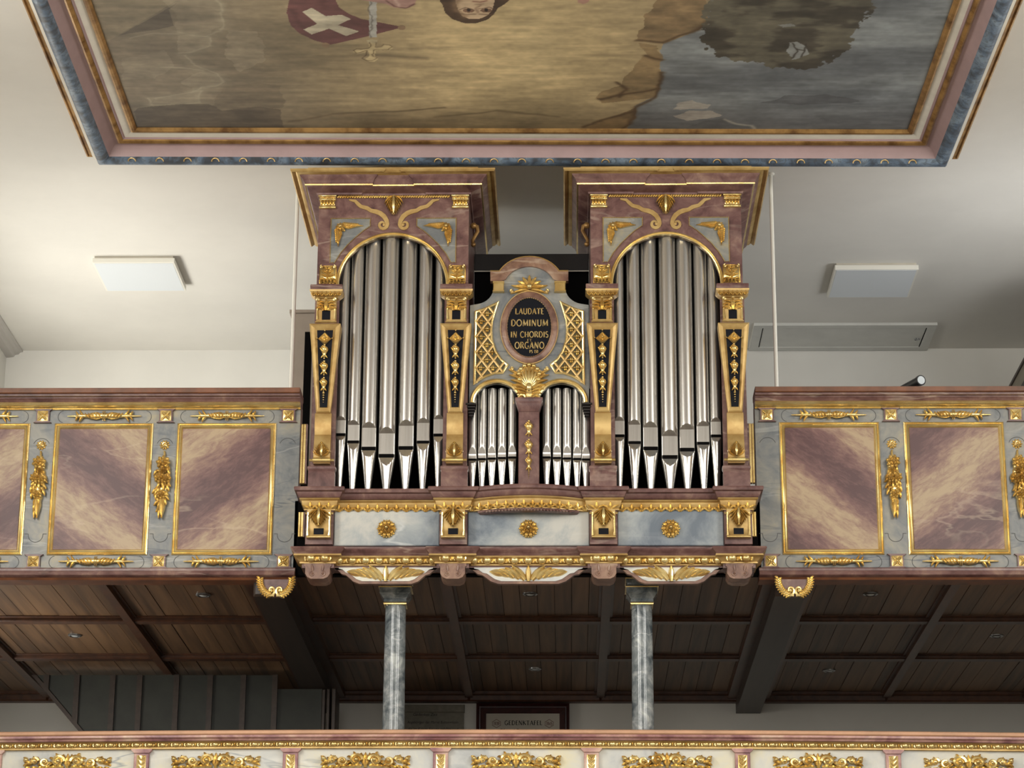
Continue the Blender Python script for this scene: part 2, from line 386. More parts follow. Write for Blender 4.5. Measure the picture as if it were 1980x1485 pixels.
for x in (-1.47, 1.49):
    t = thing('ceiling_beam', (x, 1.8, ZS-.14), 'dark timber beam under the gallery '+('meeting the green boarded stair wall' if x < 0 else 'ending free on the bare white wall'), 'beam', 'gallery beams')
    MB().box(x-.085, x+.085, .03, YB, ZS-.14, ZS, .012).build('beam', BEAMW, t, smooth=0)
    for s in (-1, 1): MB().box(x+s*.115-.03, x+s*.115+.03, .06, YB, ZS-.05, ZS, .006).build('edge_moulding', BATTEN, t, smooth=0)
# recessed spots in the soffit
for (px, py, lb) in ((393, 1150, 'between the cream bracket and the left stair boards'), (145, 1228, 'near the stair wall corner'), (1025, 1148, 'midway between both columns'),
                 (1035, 1293, 'above the framed memorial board'), (1683, 1148, 'in the front coffer past the free-ending beam'), (1927, 1229, 'in the outermost coffer toward the side wall'), (1603, 1296, 'in the rear coffer past the free-ending beam')):
    p_ = atz(px, py, ZS-.006)
    lb = {393: 'in the front coffer in front of the green stair boards', 145: 'in the second coffer row near the sloping stair edge'}.get(px, lb)
    t = thing('downlight', p_, 'small round recessed downlight '+lb, 'lamp', 'recessed spots under the gallery')
    z0 = ZS-.004
    MB().lathe([(.028, z0), (.045, z0), (.044, z0-.007), (.034, z0-.012), (.028, z0-.008)], p_.x, p_.y, 20, False).build('ring', STEEL, t)
    MB().ball((p_.x, p_.y, z0), (.029, .029, .014), 14, 6).build('bulb', LENS, t)

# boarded stair enclosure below the gallery
YS = 2.70
def P2(px, py, Y): q = at(px, py, Y); return (q.x, q.z)
st = thing('stair_enclosure', (X(400, 1412, YS), YS, 3.2), 'dark green boarded stair wall with brown battens and sloping edge', 'stair wall')
xs_top = [60, 92, 151, 220, 272, 343, 408, 472, 533, 618]
xt = ZS-.052; zb = 3.3
sl0 = P2(58, 1290, YS); sl1 = P2(162, 1414, YS)
def slope_x(z): return sl0[0]+(sl1[0]-sl0[0])*(sl0[1]-z)/(sl0[1]-sl1[1])
XR_ = X(622, 1400, YS)
bx_ = [slope_x(xt)]+[X(q, 1292, YS) for q in xs_top[1:-1]]+[XR_]
for i in range(len(bx_)-1):
    a, b = bx_[i]+.004, bx_[i+1]-.004
    def zlow(x):
        # height of the sloping edge at x (boards left of the foot end on it)
        t_ = (x-sl0[0])/(sl1[0]-sl0[0]); return max(zb, sl0[1]-t_*(sl0[1]-sl1[1]))
    zt0 = xt if b < -1.66 else ZS-.146
    MB().prism([(a, zlow(a)), (b, zlow(b)), (b, zt0), (a, zt0)], YS, YS+.022).build('board', GREEN, st, smooth=0)
    if i:
        MB().prism([(bx_[i]-.018, zlow(bx_[i]-.018)), (bx_[i]+.018, zlow(bx_[i]+.018)), (bx_[i]+.018, xt), (bx_[i]-.018, xt)], YS-.018, YS+.002).build('batten', BEAMW, st, smooth=0)
MB().prism([(slope_x(xt)-.035, xt), (slope_x(xt)+.006, xt), (slope_x(zb)+.006, zb), (slope_x(zb)-.035, zb)], YS, YS+.06).build('stringer', BEAMW, st, smooth=0)
for k, (dx, dw) in enumerate(((.0, .02), (.035, .016), (.07, .022))):
    MB().box(XR_+dx-.004, XR_+dx+dw, YS-.012*k, YS+.05+.1*k, zb, ZS-.146, .004).build('corner_post', BEAMW, st, smooth=0)
p_ = at(583, 1304, YS-.05)
MB().box(p_.x-.018, p_.x+.03, YS-.06, YS-.005, p_.z-.035, ZS-.02, .004).build('plaster_block', CREAM, None, 'small cream block beside the beam against the green boards', 'block')

# ------------------------------------------------------------------ painted ceiling picture and its frame
FC = Vector((-.03, 0, 0)); FROT = radians(.95); HPW = 2.262
YE = -.395                                 # far edge of the picture
def fmap(x, y):                            # frame coordinates -> world
    return (FC.x+x*cos(FROT)-y*sin(FROT), YE+x*sin(FROT)+y*cos(FROT))
def fr_inv(X_, Y_):
    dx, dy = X_-FC.x, Y_-YE; return dx*cos(FROT)+dy*sin(FROT), -dx*sin(FROT)+dy*cos(FROT)
PL = 6.2                                   # picture length towards the choir
pt = thing('ceiling_painting', (FC.x, YE-PL/2, ZC-.15), 'large framed ceiling painting of rocks, sky and tree with pink and blue frame', 'painting')
fpath = [fmap(-HPW, 0), fmap(HPW, 0), fmap(HPW, -PL), fmap(-HPW, -PL)]     # clockwise seen from above: right hand side points inwards
def frame_part(name, prof, mat):
    # prof: (distance outwards from the picture edge, drop below the ceiling)
    m = MB(); m.sweep(fpath, [(-o, h) for o, h in prof], lambda u, v, h: (u, v, ZC-h), closed=True); return m.build(name, mat, pt)
frame_part('inner_gilt_bead', [(-.012, 0), (-.012, .012), (.0, .026), (.014, .028), (.026, .02), (.026, 0)], GOLDW)
frame_part('cream_flat', [(.026, 0), (.026, .016), (.05, .03), (.066, .034), (.066, 0)], CREAM)
frame_part('mauve_fillet', [(.066, 0), (.066, .034), (.074, .042), (.08, .042), (.08, 0)], PINK)
frame_part('gilt_bead', [(.08, 0), (.08, .04), (.088, .054), (.1, .06), (.112, .054), (.116, .045), (.116, 0)], GOLDW)
frame_part('pink_cove', [(.116, 0), (.116, .046), (.128, .05), (.145, .062), (.16, .082), (.17, .106), (.172, .112), (.172, 0)], PINK)
frame_part('blue_torus', [(.172, 0), (.172, .112), (.186, .128), (.205, .139), (.224, .142), (.24, .136), (.25, .122), (.25, 0)], BLUEF)
frame_part('outer_cove', [(.25, 0), (.25, .118), (.268, .092), (.284, .07), (.29, .066), (.29, 0)], CREAM)
frame_part('outer_gilt_strip', [(.29, 0), (.29, .064), (.3, .05), (.318, .04), (.324, .05), (.334, .044), (.338, .0)], GOLDW)
# painted scallops standing on the blue torus
sm = MB()
sm.tube([(.022*cos(a), 0, .022*sin(a)) for a in [pi*i/8 for i in range(9)]], .0035, 5)
SCAL, _ = sm.mesh('gilt_scallop', GOLDM, centre=False)
for i in range(29):
    x = -2.3+i*4.6/28
    q = fmap(x, .186)
    put('gilt_scallop', SCAL, (q[0], q[1], ZC-.136), pt, rot=(radians(50), 0, FROT))

# --- the picture itself: colours laid on a fine grid of the canvas
def vnoise(x, y, seed):
    r = np.random.RandomState(seed); G = r.rand(256, 256)
    xi = np.floor(x).astype(int); yi = np.floor(y).astype(int); fx = x-xi; fy = y-yi
    fx = fx*fx*(3-2*fx); fy = fy*fy*(3-2*fy)
    g = lambda a, b: G[a % 256, b % 256]
    return (g(xi, yi)*(1-fx)+g(xi+1, yi)*fx)*(1-fy)+(g(xi, yi+1)*(1-fx)+g(xi+1, yi+1)*fx)*fy
def fbm(x, y, seed, o=4):
    s = 0; a = .5; t = 0
    for k in range(o): s = s+a*vnoise(x*2**k, y*2**k, seed+k); t += a; a *= .55
    return s/t
def inpoly(x, y, poly):
    r = np.zeros(x.shape, bool); n = len(poly); j = n-1
    for i in range(n):
        xi, yi = poly[i]; xj, yj = poly[j]
        c = ((yi > y) != (yj > y)) & (x < (xj-xi)*(y-yi)/(yj-yi+1e-9)+xi); r ^= c; j = i
    return r
ZP = ZC-.006
def pic(px, py):                           # photograph measurement -> picture coordinates (u across, v from the far edge)
    q = atz(px, py, ZP); a, b = fr_inv(q.x, q.y); return (a, -b)
def picp(l): return [pic(*q) for q in l]
NU = 1000
vv = np.concatenate([np.linspace(0, 2.0, 420), np.linspace(2.02, PL, 150)])
uu = np.linspace(-HPW, HPW, NU)
U_, V_ = np.meshgrid(uu, vv)
col3 = lambda c: np.array(c, float)
n1 = fbm(U_*2.2, V_*3.2, 11); n2 = fbm(U_*7, V_*9, 21); n3 = fbm(U_*1.1+5, V_*6, 31); n4 = fbm(U_*30, V_*30, 41, 2)
def mix(A, B, t): t = np.clip(t, 0, 1)[..., None]; return A*(1-t)+B*t
sstep = lambda a, b, x: (lambda t: t*t*(3-2*t))(np.clip((x-a)/(b-a), 0, 1))
C_ = np.ones(U_.shape+(3,))*col3((126, 108, 78))
gx, gv = pic(1010, 110)
glow = np.exp(-((U_-gx)/1.0)**2-((V_-gv)/1.5)**2)
C_ = mix(C_, col3((196, 168, 112)), glow*1.05)
C_ = mix(C_, col3((122, 108, 86)), sstep(-.9, -1.9, U_)*.75)
C_ = mix(C_, col3((84, 68, 44)), (1-sstep(0, .45, V_))*.45)
C_ *= (.8+.28*n1+.16*n2)[..., None]
wu = U_+(n2-.5)*.06; wv = V_+(n1-.5)*.08
def shape(poly, c, a=1.0, warp=1.0, tex=.25):
    global C_
    m = inpoly(U_+(wu-U_)*warp, V_+(wv-V_)*warp, picp(poly))
    cc = col3(c)*(1-tex/2+tex*n2)[..., None]
    C_ = np.where(m[..., None], C_*(1-a)+cc*a, C_)
def halo(line, c, wd, a):
    global C_
    pts = picp(line); d = np.full(U_.shape, 9.)
    for (x0, y0), (x1, y1) in zip(pts[:-1], pts[1:]):
        L2 = (x1-x0)**2+(y1-y0)**2+1e-9; t = np.clip(((wu-x0)*(x1-x0)+(wv-y0)*(y1-y0))/L2, 0, 1)
        d = np.minimum(d, np.hypot(wu-x0-t*(x1-x0), wv-y0-t*(y1-y0)))
    C_ = mix(C_, col3(c), np.exp(-(d/wd)**2)*a)
# left: light beam, clouds and rocks
shape([(150, -80), (345, 0), (205, 82), (140, 60)], (138, 122, 92), .8, .3)
shape([(345, 5), (325, 20), (336, 50), (300, 58), (232, 68)], (92, 80, 64), .8, .3)
for pl_ in ([(348, 68), (380, 66), (410, 70), (412, 92), (372, 106), (352, 104)], [(385, 138), (420, 142), (433, 160), (418, 169), (370, 178), (350, 160)], [(300, 190), (388, 177), (391, 201), (290, 207)], [(318, 0), (424, -10), (434, 46), (408, 68), (346, 62), (336, 40)], [(440, 60), (500, 66), (520, 120), (470, 140), (440, 110)], [(230, 110), (320, 100), (340, 130), (300, 150), (240, 150)]):
    shape(pl_, (160, 146, 118), .32, 1.6, .6)
for l in ([(415, -10), (428, 30), (434, 45), (428, 60), (410, 66), (395, 70)], [(345, 62), (380, 68), (408, 72), (410, 90), (372, 104), (350, 106)], [(360, 110), (380, 128), (420, 142), (430, 160), (420, 168), (385, 170), (370, 180)],
          [(300, 190), (360, 180), (388, 176), (390, 200), (340, 205), (290, 206)], [(250, 75), (300, 66), (345, 66)], [(285, 190), (292, 205)], [(310, 130), (350, 132), (390, 136)]):
    halo(l, (170, 156, 126), .007, .6); halo(l, (150, 138, 110), .04, .35)
shape([(262, 250), (262, 212), (345, 204), (400, 203), (432, 216), (500, 205), (546, 210), (546, 250)], (76, 62, 46), .62, 1.2, .7)
shape([(400, 215), (440, 170), (500, 160), (545, 165), (548, 205), (490, 212)], (104, 88, 66), .45, 1.6, .6)
halo([(560, 60), (640, 66), (700, 70)], (100, 84, 60), .02, .4)
halo([(560, 236), (640, 220), (760, 214), (860, 206)], (92, 72, 44), .012, .6); halo([(840, 225), (960, 215), (1080, 228)], (96, 76, 46), .012, .5)
halo([(620, 112), (720, 108), (820, 112)], (110, 92, 64), .02, .5)
# right: sky behind the rocky edge
SKY = [(1378, -400), (1376, 0), (1366, 18), (1372, 36), (1350, 54), (1332, 66), (1284, 84), (1276, 104), (1281, 140), (1274, 160), (1266, 186), (1240, 198), (1224, 206), (1222, 228), (1210, 260), (2100, 260), (2100, -400)]
m_ = inpoly(U_+(n2-.5)*.05, V_+(n2-.5)*.05, picp(SKY))
sky = mix(np.ones(U_.shape+(3,))*col3((128, 136, 140)), col3((92, 98, 104)), sstep(.36, .68, n3)*.8)
sky = mix(sky, col3((92, 94, 96)), 1-sstep(.05, .5, V_)); sky *= (.86+.2*n2+.1*n1)[..., None]
C_ = np.where(m_[..., None], sky, C_)
for poly, c in (([(1298, 206), (1310, 196), (1340, 192), (1382, 200), (1376, 206)], (176, 164, 148)), ([(1300, 220), (1330, 210), (1380, 212), (1400, 222), (1370, 228), (1330, 232)], (172, 160, 144)),
                ([(1470, 200), (1520, 184), (1600, 182), (1660, 196), (1640, 204), (1540, 206)], (82, 84, 88)), ([(1560, 250), (1580, 230), (1620, 236), (1680, 232), (1750, 242), (1750, 255)], (88, 90, 92)),
                ([(1330, 240), (1390, 226), (1440, 240), (1450, 252), (1330, 252)], (84, 86, 88))):
    shape(poly, c, .7, 2.2, .3)
halo([(1398, 230), (1420, 238), (1450, 242), (1456, 250)], (176, 170, 150), .012, .6)
# rocks
ROCK = [(1376, -40), (1290, -30), (1250, 30), (1234, 60), (1236, 78), (1284, 84), (1332, 66), (1350, 54), (1372, 36), (1366, 18)]
shape(ROCK, (132, 104, 66), .9, 1.3, .7)
shape([(1276, 90), (1240, 84), (1254, 110), (1276, 120)], (128, 100, 60), .7, 1.3, .7)
shape([(1160, 180), (1195, 165), (1205, 150), (1250, 110), (1278, 104), (1281, 140), (1274, 160), (1266, 186), (1200, 194), (1165, 196)], (140, 110, 66), .75, 1.3, .7)
shape([(1130, 250), (1180, 226), (1225, 206), (1224, 228), (1212, 252)], (120, 90, 50), .8, 1.3, .7)
for l in ([(1234, 78), (1284, 84), (1332, 66), (1372, 40)], [(1281, 140), (1266, 186), (1225, 206), (1220, 240), (1200, 250)], [(1164, 190), (1200, 182), (1266, 172)], [(1130, 246), (1175, 228), (1222, 214)], [(1250, 110), (1278, 118)], [(1190, 160), (1206, 172), (1198, 186)]):
    halo(l, (84, 58, 30), .014, .8)
halo([(1010, 60), (1050, 80), (1060, 110), (1030, 150)], (206, 180, 124), .14, .35)
# tree
TREE = [(1384, -60), (1700, -60), (1690, 10), (1676, 34), (1655, 52), (1650, 70), (1640, 96), (1612, 112), (1596, 124), (1552, 136), (1506, 132), (1470, 122), (1424, 122), (1404, 112), (1380, 104), (1366, 88), (1354, 78), (1364, 50), (1362, 30)]
mt = inpoly(U_+(fbm(U_*26, V_*26, 77)-.5)*.10, V_+(fbm(U_*26, V_*26, 78)-.5)*.10, picp(TREE))
tr = mix(np.ones(U_.shape+(3,))*col3((98, 92, 74)), col3((66, 60, 48)), sstep(.42, .6, fbm(U_*4, V_*8, 90)))
tr *= (.8+.4*n2)[..., None]
C_ = np.where(mt[..., None], tr, C_)
shape([(1518, 96), (1528, 84), (1550, 82), (1568, 90), (1562, 104), (1530, 110)], (134, 140, 140), .9, 2)
shape([(1500, 48), (1530, 44), (1536, 50), (1508, 54)], (130, 136, 136), .7, 2)
for l in ([(1530, 110), (1540, 96), (1534, 84)], [(1540, 96), (1556, 98), (1566, 86)], [(1548, 108), (1556, 98)]): halo(l, (54, 46, 38), .006, .9)
# banner with cross, staff, hand, head
k_ = lambda l: [(530+.2424*a, .2424*b) for a, b in l]
shape(k_([(330, -1150), (170, -420), (120, 0), (100, 100), (130, 200), (200, 265), (320, 322), (450, 357), (760, 287), (1000, 224), (1010, 212), (900, 190), (700, 152), (600, 112), (520, 60), (490, 0), (560, -420), (740, -1150)]), (112, 62, 60), 1, 0, .3)
for l in (k_([(150, 60), (170, 150), (240, 240)]), k_([(380, 0), (390, 70)]), k_([(640, 200), (820, 220)])): halo(l, (86, 44, 44), .02, .5)
shape(k_([(225, 95), (300, 62), (410, 128), (540, 118), (612, 152), (510, 200), (680, 250), (575, 288), (440, 228), (300, 275), (235, 235), (345, 190)]), (190, 180, 150), .95, 0, .3)
shape(k_([(758, -3600), (758, 300), (818, 296), (818, -3600)]), (168, 166, 158), 1, 0, .15)
halo(k_([(764, -3600), (764, 300)]), (96, 90, 80), .005, .7)
shape(k_([(738, 322), (780, 312), (826, 322), (815, 345), (750, 345)]), (176, 158, 116), 1, 0)
shape(k_([(757, 345), (810, 345), (808, 385), (860, 378), (880, 360), (930, 366), (950, 384), (915, 406), (870, 400), (808, 405), (806, 455), (832, 470), (800, 494), (765, 492), (725, 470), (757, 455), (757, 412), (700, 420), (660, 434), (628, 412), (650, 396), (700, 398), (757, 390)]), (190, 166, 114), 1, 0)
halo(k_([(757, 345), (757, 390), (700, 398), (650, 396), (628, 412), (660, 434), (757, 412), (757, 455), (725, 470), (765, 492)]), (104, 80, 46), .004, .9)
halo(k_([(808, 345), (808, 385), (860, 378), (880, 360), (930, 366), (950, 384), (915, 406), (808, 405), (806, 455), (832, 470), (800, 494), (765, 492)]), (112, 88, 52), .003, .8)
for q in ((1018, 220), (410, 360)): shape(k_([(q[0]+32*cos(a), q[1]+20*sin(a)) for a in [2*pi*i/12 for i in range(12)]]), (150, 116, 82), 1, 0)
shape(k_([(1300, -330), (1900, -330), (2250, -700), (2300, -2600), (1900, -4200), (1200, -4200), (1050, -2400), (1000, -700)]), (158, 122, 112), 1, .6, .5)
shape(k_([(1000, -60), (1150, -60), (1350, -420), (1300, -900), (1080, -700)]), (150, 108, 100), 1, .4, .4)
shape(k_([(660, -60), (700, 0), (890, 30), (960, 62), (1060, 66), (1120, 40), (1135, 0), (1130, -60)]), (168, 122, 110), 1, 0)
halo(k_([(900, 10), (960, 55), (1060, 62), (1125, 30)]), (110, 62, 56), .006, .8)
halo(k_([(980, 0), (1000, 50)]), (206, 168, 150), .012, .7)
HAIR = [(1360, -380), (1318, -160), (1320, 10), (1345, 40), (1362, 100), (1420, 152), (1508, 184), (1605, 188), (1700, 158), (1752, 112), (1786, 60), (1836, 36), (1880, 0), (1850, -160), (1800, -380)]
shape(k_(HAIR), (82, 58, 38), 1, .15, .6)
FACE = [(1560, -420), (1450, -160), (1448, 20), (1468, 80), (1500, 128), (1560, 152), (1640, 150), (1704, 122), (1742, 76), (1758, 10), (1750, -160), (1640, -420)]
shape(k_(FACE), (192, 160, 122), 1, 0, .1)
halo(k_([(1448, 0), (1470, 80), (1520, 130)]), (128, 96, 66), .02, .7)
for ex in (1552, 1692):
    shape(k_([(ex+48*cos(a), 84+17*sin(a)) for a in [2*pi*i/14 for i in range(14)]]), (120, 84, 60), 1, 0)
    shape(k_([(ex+16*cos(a), 80+13*sin(a)) for a in [2*pi*i/10 for i in range(10)]]), (46, 30, 24), 1, 0)
    halo(k_([(ex-52, 72), (ex, 58), (ex+48, 76)]), (92, 62, 44), .004, .8); halo(k_([(ex-55, 112), (ex, 118), (ex+50, 112)]), (110, 78, 52), .006, .7)
halo(k_([(1622, 100), (1628, 40), (1600, 36), (1650, 34)]), (140, 104, 76), .006, .7)
halo(k_([(1580, 12), (1630, 18), (1680, 8)]), (126, 66, 54), .006, .9)
shape([(1116, -6), (1140, -6), (1138, 4), (1128, 8), (1118, 5)], (176, 124, 104), 1, 0)
C_ *= (.94+.12*n4)[..., None]
C_ *= (.86+.28*fbm(U_*5, V_*26, 51, 3))[..., None]
C_ = C_*(.9+.2*fbm(U_*2.6+9, V_*2.6, 61, 5))[..., None]
C_ = mix(C_, C_.mean(-1, keepdims=True)*np.array([1.02, 1.0, .94]), np.full(U_.shape, .3))
# shape(): picture fades into a warm ground beyond what is seen
Cl = np.clip(C_/255, 0, 1); Cl = np.where(Cl <= .04045, Cl/12.92, ((Cl+.055)/1.055)**2.4)
nv, nu = U_.shape
ca, sa = cos(FROT), sin(FROT)
PX = FC.x+U_*ca+V_*sa; PY = YE+U_*sa-V_*ca
co = np.stack([PX, PY, np.full(PX.shape, ZP)], -1).reshape(-1, 3)
cen = (co.min(0)+co.max(0))/2
me = bpy.data.meshes.new('canvas'); me.vertices.add(nv*nu); me.vertices.foreach_set('co', (co-cen).astype(np.float32).ravel())
idx = np.arange(nv*nu).reshape(nv, nu); q_ = np.stack([idx[:-1, :-1], idx[:-1, 1:], idx[1:, 1:], idx[1:, :-1]], -1).reshape(-1, 4)
nf = len(q_); me.loops.add(nf*4); me.loops.foreach_set('vertex_index', q_.astype(np.int32).ravel())
me.polygons.add(nf); me.polygons.foreach_set('loop_start', np.arange(0, nf*4, 4, dtype=np.int32)); me.polygons.foreach_set('loop_total', np.full(nf, 4, dtype=np.int32))
at_ = me.color_attributes.new('paint', 'FLOAT_COLOR', 'POINT')
at_.data.foreach_set('color', np.concatenate([Cl.reshape(-1, 3), np.ones((nv*nu, 1))], 1).astype(np.float32).ravel())
me.update(calc_edges=True); me.validate()
m, nt, b = newmat('picture_paint'); ca_ = N(nt, 'ShaderNodeVertexColor', layer_name='paint')
g = N(nt, 'ShaderNodeNewGeometry'); nn = N(nt, 'ShaderNodeTexNoise', Scale=9, Detail=6, Roughness=.65); nt.links.new(g.outputs['Position'], nn.inputs[0])
mr = N(nt, 'ShaderNodeMapRange'); mr.inputs[3].default_value = .86; mr.inputs[4].default_value = 1.12; nt.links.new(nn.outputs[0], mr.inputs[0])
mx = N(nt, 'ShaderNodeVectorMath', operation='SCALE'); nt.links.new(ca_.outputs[0], mx.inputs[0]); nt.links.new(mr.outputs[0], mx.inputs['Scale'])
nt.links.new(mx.outputs[0], b.inputs['Base Color']); b.inputs['Roughness'].default_value = .7
me.materials.append(m)
put('canvas', me, tuple(cen), pt)

# ------------------------------------------------------------------ carved ornaments (one mesh per kind, carved towards -y)
def acan(mb, x, z, w, h, H, up=-1, n=4, y=0):
    # leaf with a swelling mid part and narrow curling side tips
    for i in range(n+1):
        t = i/n; bz = z+up*h*(.02+.56*t)
        for s in (-1, 1):
            ang = (90 if up > 0 else -90)-s*up*(64-40*t)
            mb.lobe(x+s*w*.05, bz, ang, w*(.58-.2*t), h*.115, H*(.9+.3*t), bend=s*up*40, y=y-H*.25)
            mb.lobe(x+s*w*.04, bz+up*h*.05, ang+s*up*14, w*(.4-.14*t), h*.075, H*.8, bend=s*up*26, y=y-H*.6)
    mb.lobe(x, z, 90*up, h, w*.2, H*1.3, y=y-H*.35, groove=.9)
    mb.lobe(x, z+up*h*.02, 90*up, h*.8, w*.5, H*.55, y=y)
    mb.ball((x, y-H*1.0, z+up*h*.95), (w*.09, H*.7, h*.05), 6, 4)
def scroll_leaf(mb, x, z, s, L, H, flip=1, y=0):
    # one thick C-scroll with leaves; runs along +x*s
    mb.spiral(x+s*L*.42, z, L*.36, L*.06, 180 if s > 0 else 0, -s*flip*1.35, H*.62, y=y-H*.4, n=20, m=7)
    for k in range(5):
        a = radians(180 if s > 0 else 0)-s*flip*radians(50*k); r = L*.4
        mb.lobe(x+s*L*.42+r*.8*cos(a), z+r*.8*sin(a), math.degrees(a), L*.26, L*.2, H*1.1, bend=-s*flip*50, y=y)
def mk(fn, name, mat, smooth=50):
    m = MB(); fn(m); return m.mesh(name, mat, smooth, centre=False)[0]
def o_acan(m): acan(m, 0, .5, 1, 1, .14, -1, 5)
def o_acan_up(m): acan(m, 0, -.5, 1, 1, .14, 1, 5)
def o_rosette(m):
    for i in range(10):
        a = 36*i; m.lobe(.2*cos(radians(a)), .2*sin(radians(a)), a, .3, .27, .2)
        m.ball((.43*cos(radians(a+18)), -.05, .43*sin(radians(a+18))), .05, 6, 4)
    for i in range(6): a = 60*i+15; m.lobe(.06*cos(radians(a)), .06*sin(radians(a)), a, .22, .2, .3, y=-.08)
    m.ball((0, -.3, 0), (.09, .1, .09), 8, 5)
    m.add([(.44*cos(2*pi*i/20), 0, .44*sin(2*pi*i/20)) for i in range(20)]+[(.34*cos(2*pi*i/20), -.08, .34*sin(2*pi*i/20)) for i in range(20)], [(i, (i+1) % 20, (i+1) % 20+20, i+20) for i in range(20)]+[tuple(range(20, 40))])
def o_square(m):
    m.box(-.5, .5, -.05, 0, -.5, .5, .04)
    for i in range(4):
        a = 45+90*i; m.lobe(.08*cos(radians(a)), .08*sin(radians(a)), a, .5, .3, .2, y=-.04)
        m.lobe(0, 0, a+45, .34, .12, .12, y=-.05)
    m.ball((0, -.16, 0), (.1, .1, .1), 8, 5)
def o_bar(m):
    # long spindle: needle ends, leaf collars, twisted belly; one unit long
    for s in (-1, 1): m.tube([(s*.5, -.025, 0), (s*.37, -.025, 0)], [.005, .012], 6)
    pts = [(-.38, .012), (-.34, .022), (-.29, .018), (-.22, .022), (-.17, .038), (-.1, .046), (-.04, .03), (0, .042), (.04, .03), (.1, .046), (.17, .038), (.22, .022), (.29, .018), (.34, .022), (.38, .012)]
    m.tube([(a, -.03, 0) for a, r in pts], [r for a, r in pts], 8)
    for s in (-1, 1):
        for x0, L in ((.40, .075), (.335, .1)):
            for u in (-1, 1): m.lobe(s*(x0-.06), u*.004, 90-s*90+s*u*30, L, .034, .04, bend=s*u*46, y=-.02)
        for k in range(5): m.lobe(s*(.03+.042*k), -.03, 90-s*48, .085, .024, .034, y=-.055)
    for u in (-1, 1): m.tube([(u*.012, -.03-.05*cos(a), .05*sin(a)) for a in [pi*(i/6-.5) for i in range(7)]], .008, 5)
def o_garland(m, seed=1):
    random.seed(seed)
    # unit: 1 high, from z=.5 to z=-.5, about .27 wide; a dense hanging bunch
    m.tube([(.0, -.02, .52), (.008, -.03, .47), (0, -.03, .4)], [.014, .018, .022], 6)
    def rose(x, z, r):
        for i in range(8):
            a = 45*i+seed*20; m.lobe(x+.4*r*cos(radians(a)), z+.4*r*sin(radians(a)), a, r*.62, r*.7, .06, y=-.07)
        for i in range(5):
            a = 72*i+seed*33; m.lobe(x+.12*r*cos(radians(a)), z+.12*r*sin(radians(a)), a, r*.5, r*.5, .07, y=-.1)
        m.ball((x, -.13, z), (r*.22, .05, r*.22), 8, 5); m.ball((x, -.05, z), (r*.8, .05, r*.8), 10, 5)
    # body of the bunch
    env = [(.36, .05), (.28, .10), (.2, .11), (.08, .125), (-.05, .115), (-.16, .085), (-.3, .05), (-.46, .012)]
    for (z, wd) in env[:-1]: m.ball((0, 0, z), (wd*.85, .05, .085), 10, 5)
    for i in range(46):
        t = i/45; z = .3-.62*t
        wd = np.interp(-z, [-e[0] for e in env], [e[1] for e in env])
        x = random.uniform(-1, 1)*wd*.75; m.lobe(x, z, -90+x*260+random.uniform(-16, 16), .11, .05, .05, bend=random.uniform(-40, 40), y=-.03-.03*random.random())
    rose(0, .33, .105); rose(-.04, .1, .085); rose(.05, .085, .075); rose(.0, -.15, .075); rose(.02, .21, .05)
    for k, (dx, a) in enumerate(((-.035, -86), (.035, -96), (0, -90))): m.lobe(dx, -.2, a, .3, .075, .06, bend=10*(k-1), y=-.03-.015*k)
def o_drop(m):
    # bell flower, 1 high, top at +.5
    m.ball((0, -.08, .46), .06, 8, 5)
    pts = [(.42, .03), (.36, .12), (.26, .19), (.12, .19), (0, .13), (-.14, .075), (-.26, .1), (-.3, .05)]
    m.lathe([(r, z) for z, r in pts[::-1]], 0, -.06, 10)
    for s in (-1, 0, 1): m.lobe(-.15+.05*s, .3+.07*s, -48+8*s, .4, .1, .09, y=-.17)
    for s in (-1, 1): m.lobe(s*.04, -.14, -90+s*30, .24, .08, .07, y=-.06)
    m.ball((0, -.08, -.36), .045, 6, 4)
def o_tail(m):
    for k in range(5): m.ball((0, -.08, .4-.2*k), .085-.012*k, 7, 5)
def o_diamond(m):
    m.add([(0, 0, .4), (.4, 0, 0), (0, 0, -.4), (-.4, 0, 0), (0, -.12, .3), (.3, -.12, 0), (0, -.12, -.3), (-.3, -.12, 0), (0, -.06, .22), (.22, -.06, 0), (0, -.06, -.22), (-.22, -.06, 0)],
          [(0, 1, 5, 4), (1, 2, 6, 5), (2, 3, 7, 6), (3, 0, 4, 7), (4, 5, 9, 8), (5, 6, 10, 9), (6, 7, 11, 10), (7, 4, 8, 11), (8, 9, 10, 11)])
    for a in range(4): m.ball((.45*cos(a*pi/2), -.04, .45*sin(a*pi/2)), .05, 6, 4)
    for a in range(4): m.lobe(0, 0, 90*a, .22, .13, .1, y=-.06)
    m.ball((0, -.14, 0), .07, 8, 5)
def o_corner(m):
    # leaf filling an upper left corner: stems to +x and to -z from (0,0)
    for i in range(7):
        t = i/7; L = .42-.26*t
        m.lobe(.2+.72*t, -.1+.02*t, -34+10*t, L, .11, .12, bend=26, y=-.03); m.lobe(.2+.72*t, -.08, 26, L*.55, .1, .1, bend=20, y=-.03)
        m.lobe(.1-.02*t, -.2-.72*t, -56-10*t, L, .11, .12, bend=-26, y=-.03); m.lobe(.08, -.2-.72*t, -116, L*.55, .1, .1, bend=-20, y=-.03)
    m.lobe(.1, -.09, -2, 1.0, .16, .15, y=-.02); m.lobe(.09, -.1, -88, 1.0, .16, .15, y=-.02)
    for i in range(8): m.lobe(.2, -.2, 45*i, .2, .13, .16, y=-.08)
    m.ball((.2, -.22, -.2), .08, 8, 5); m.lobe(.24, -.24, -45, .2, .16, .12, y=-.02)
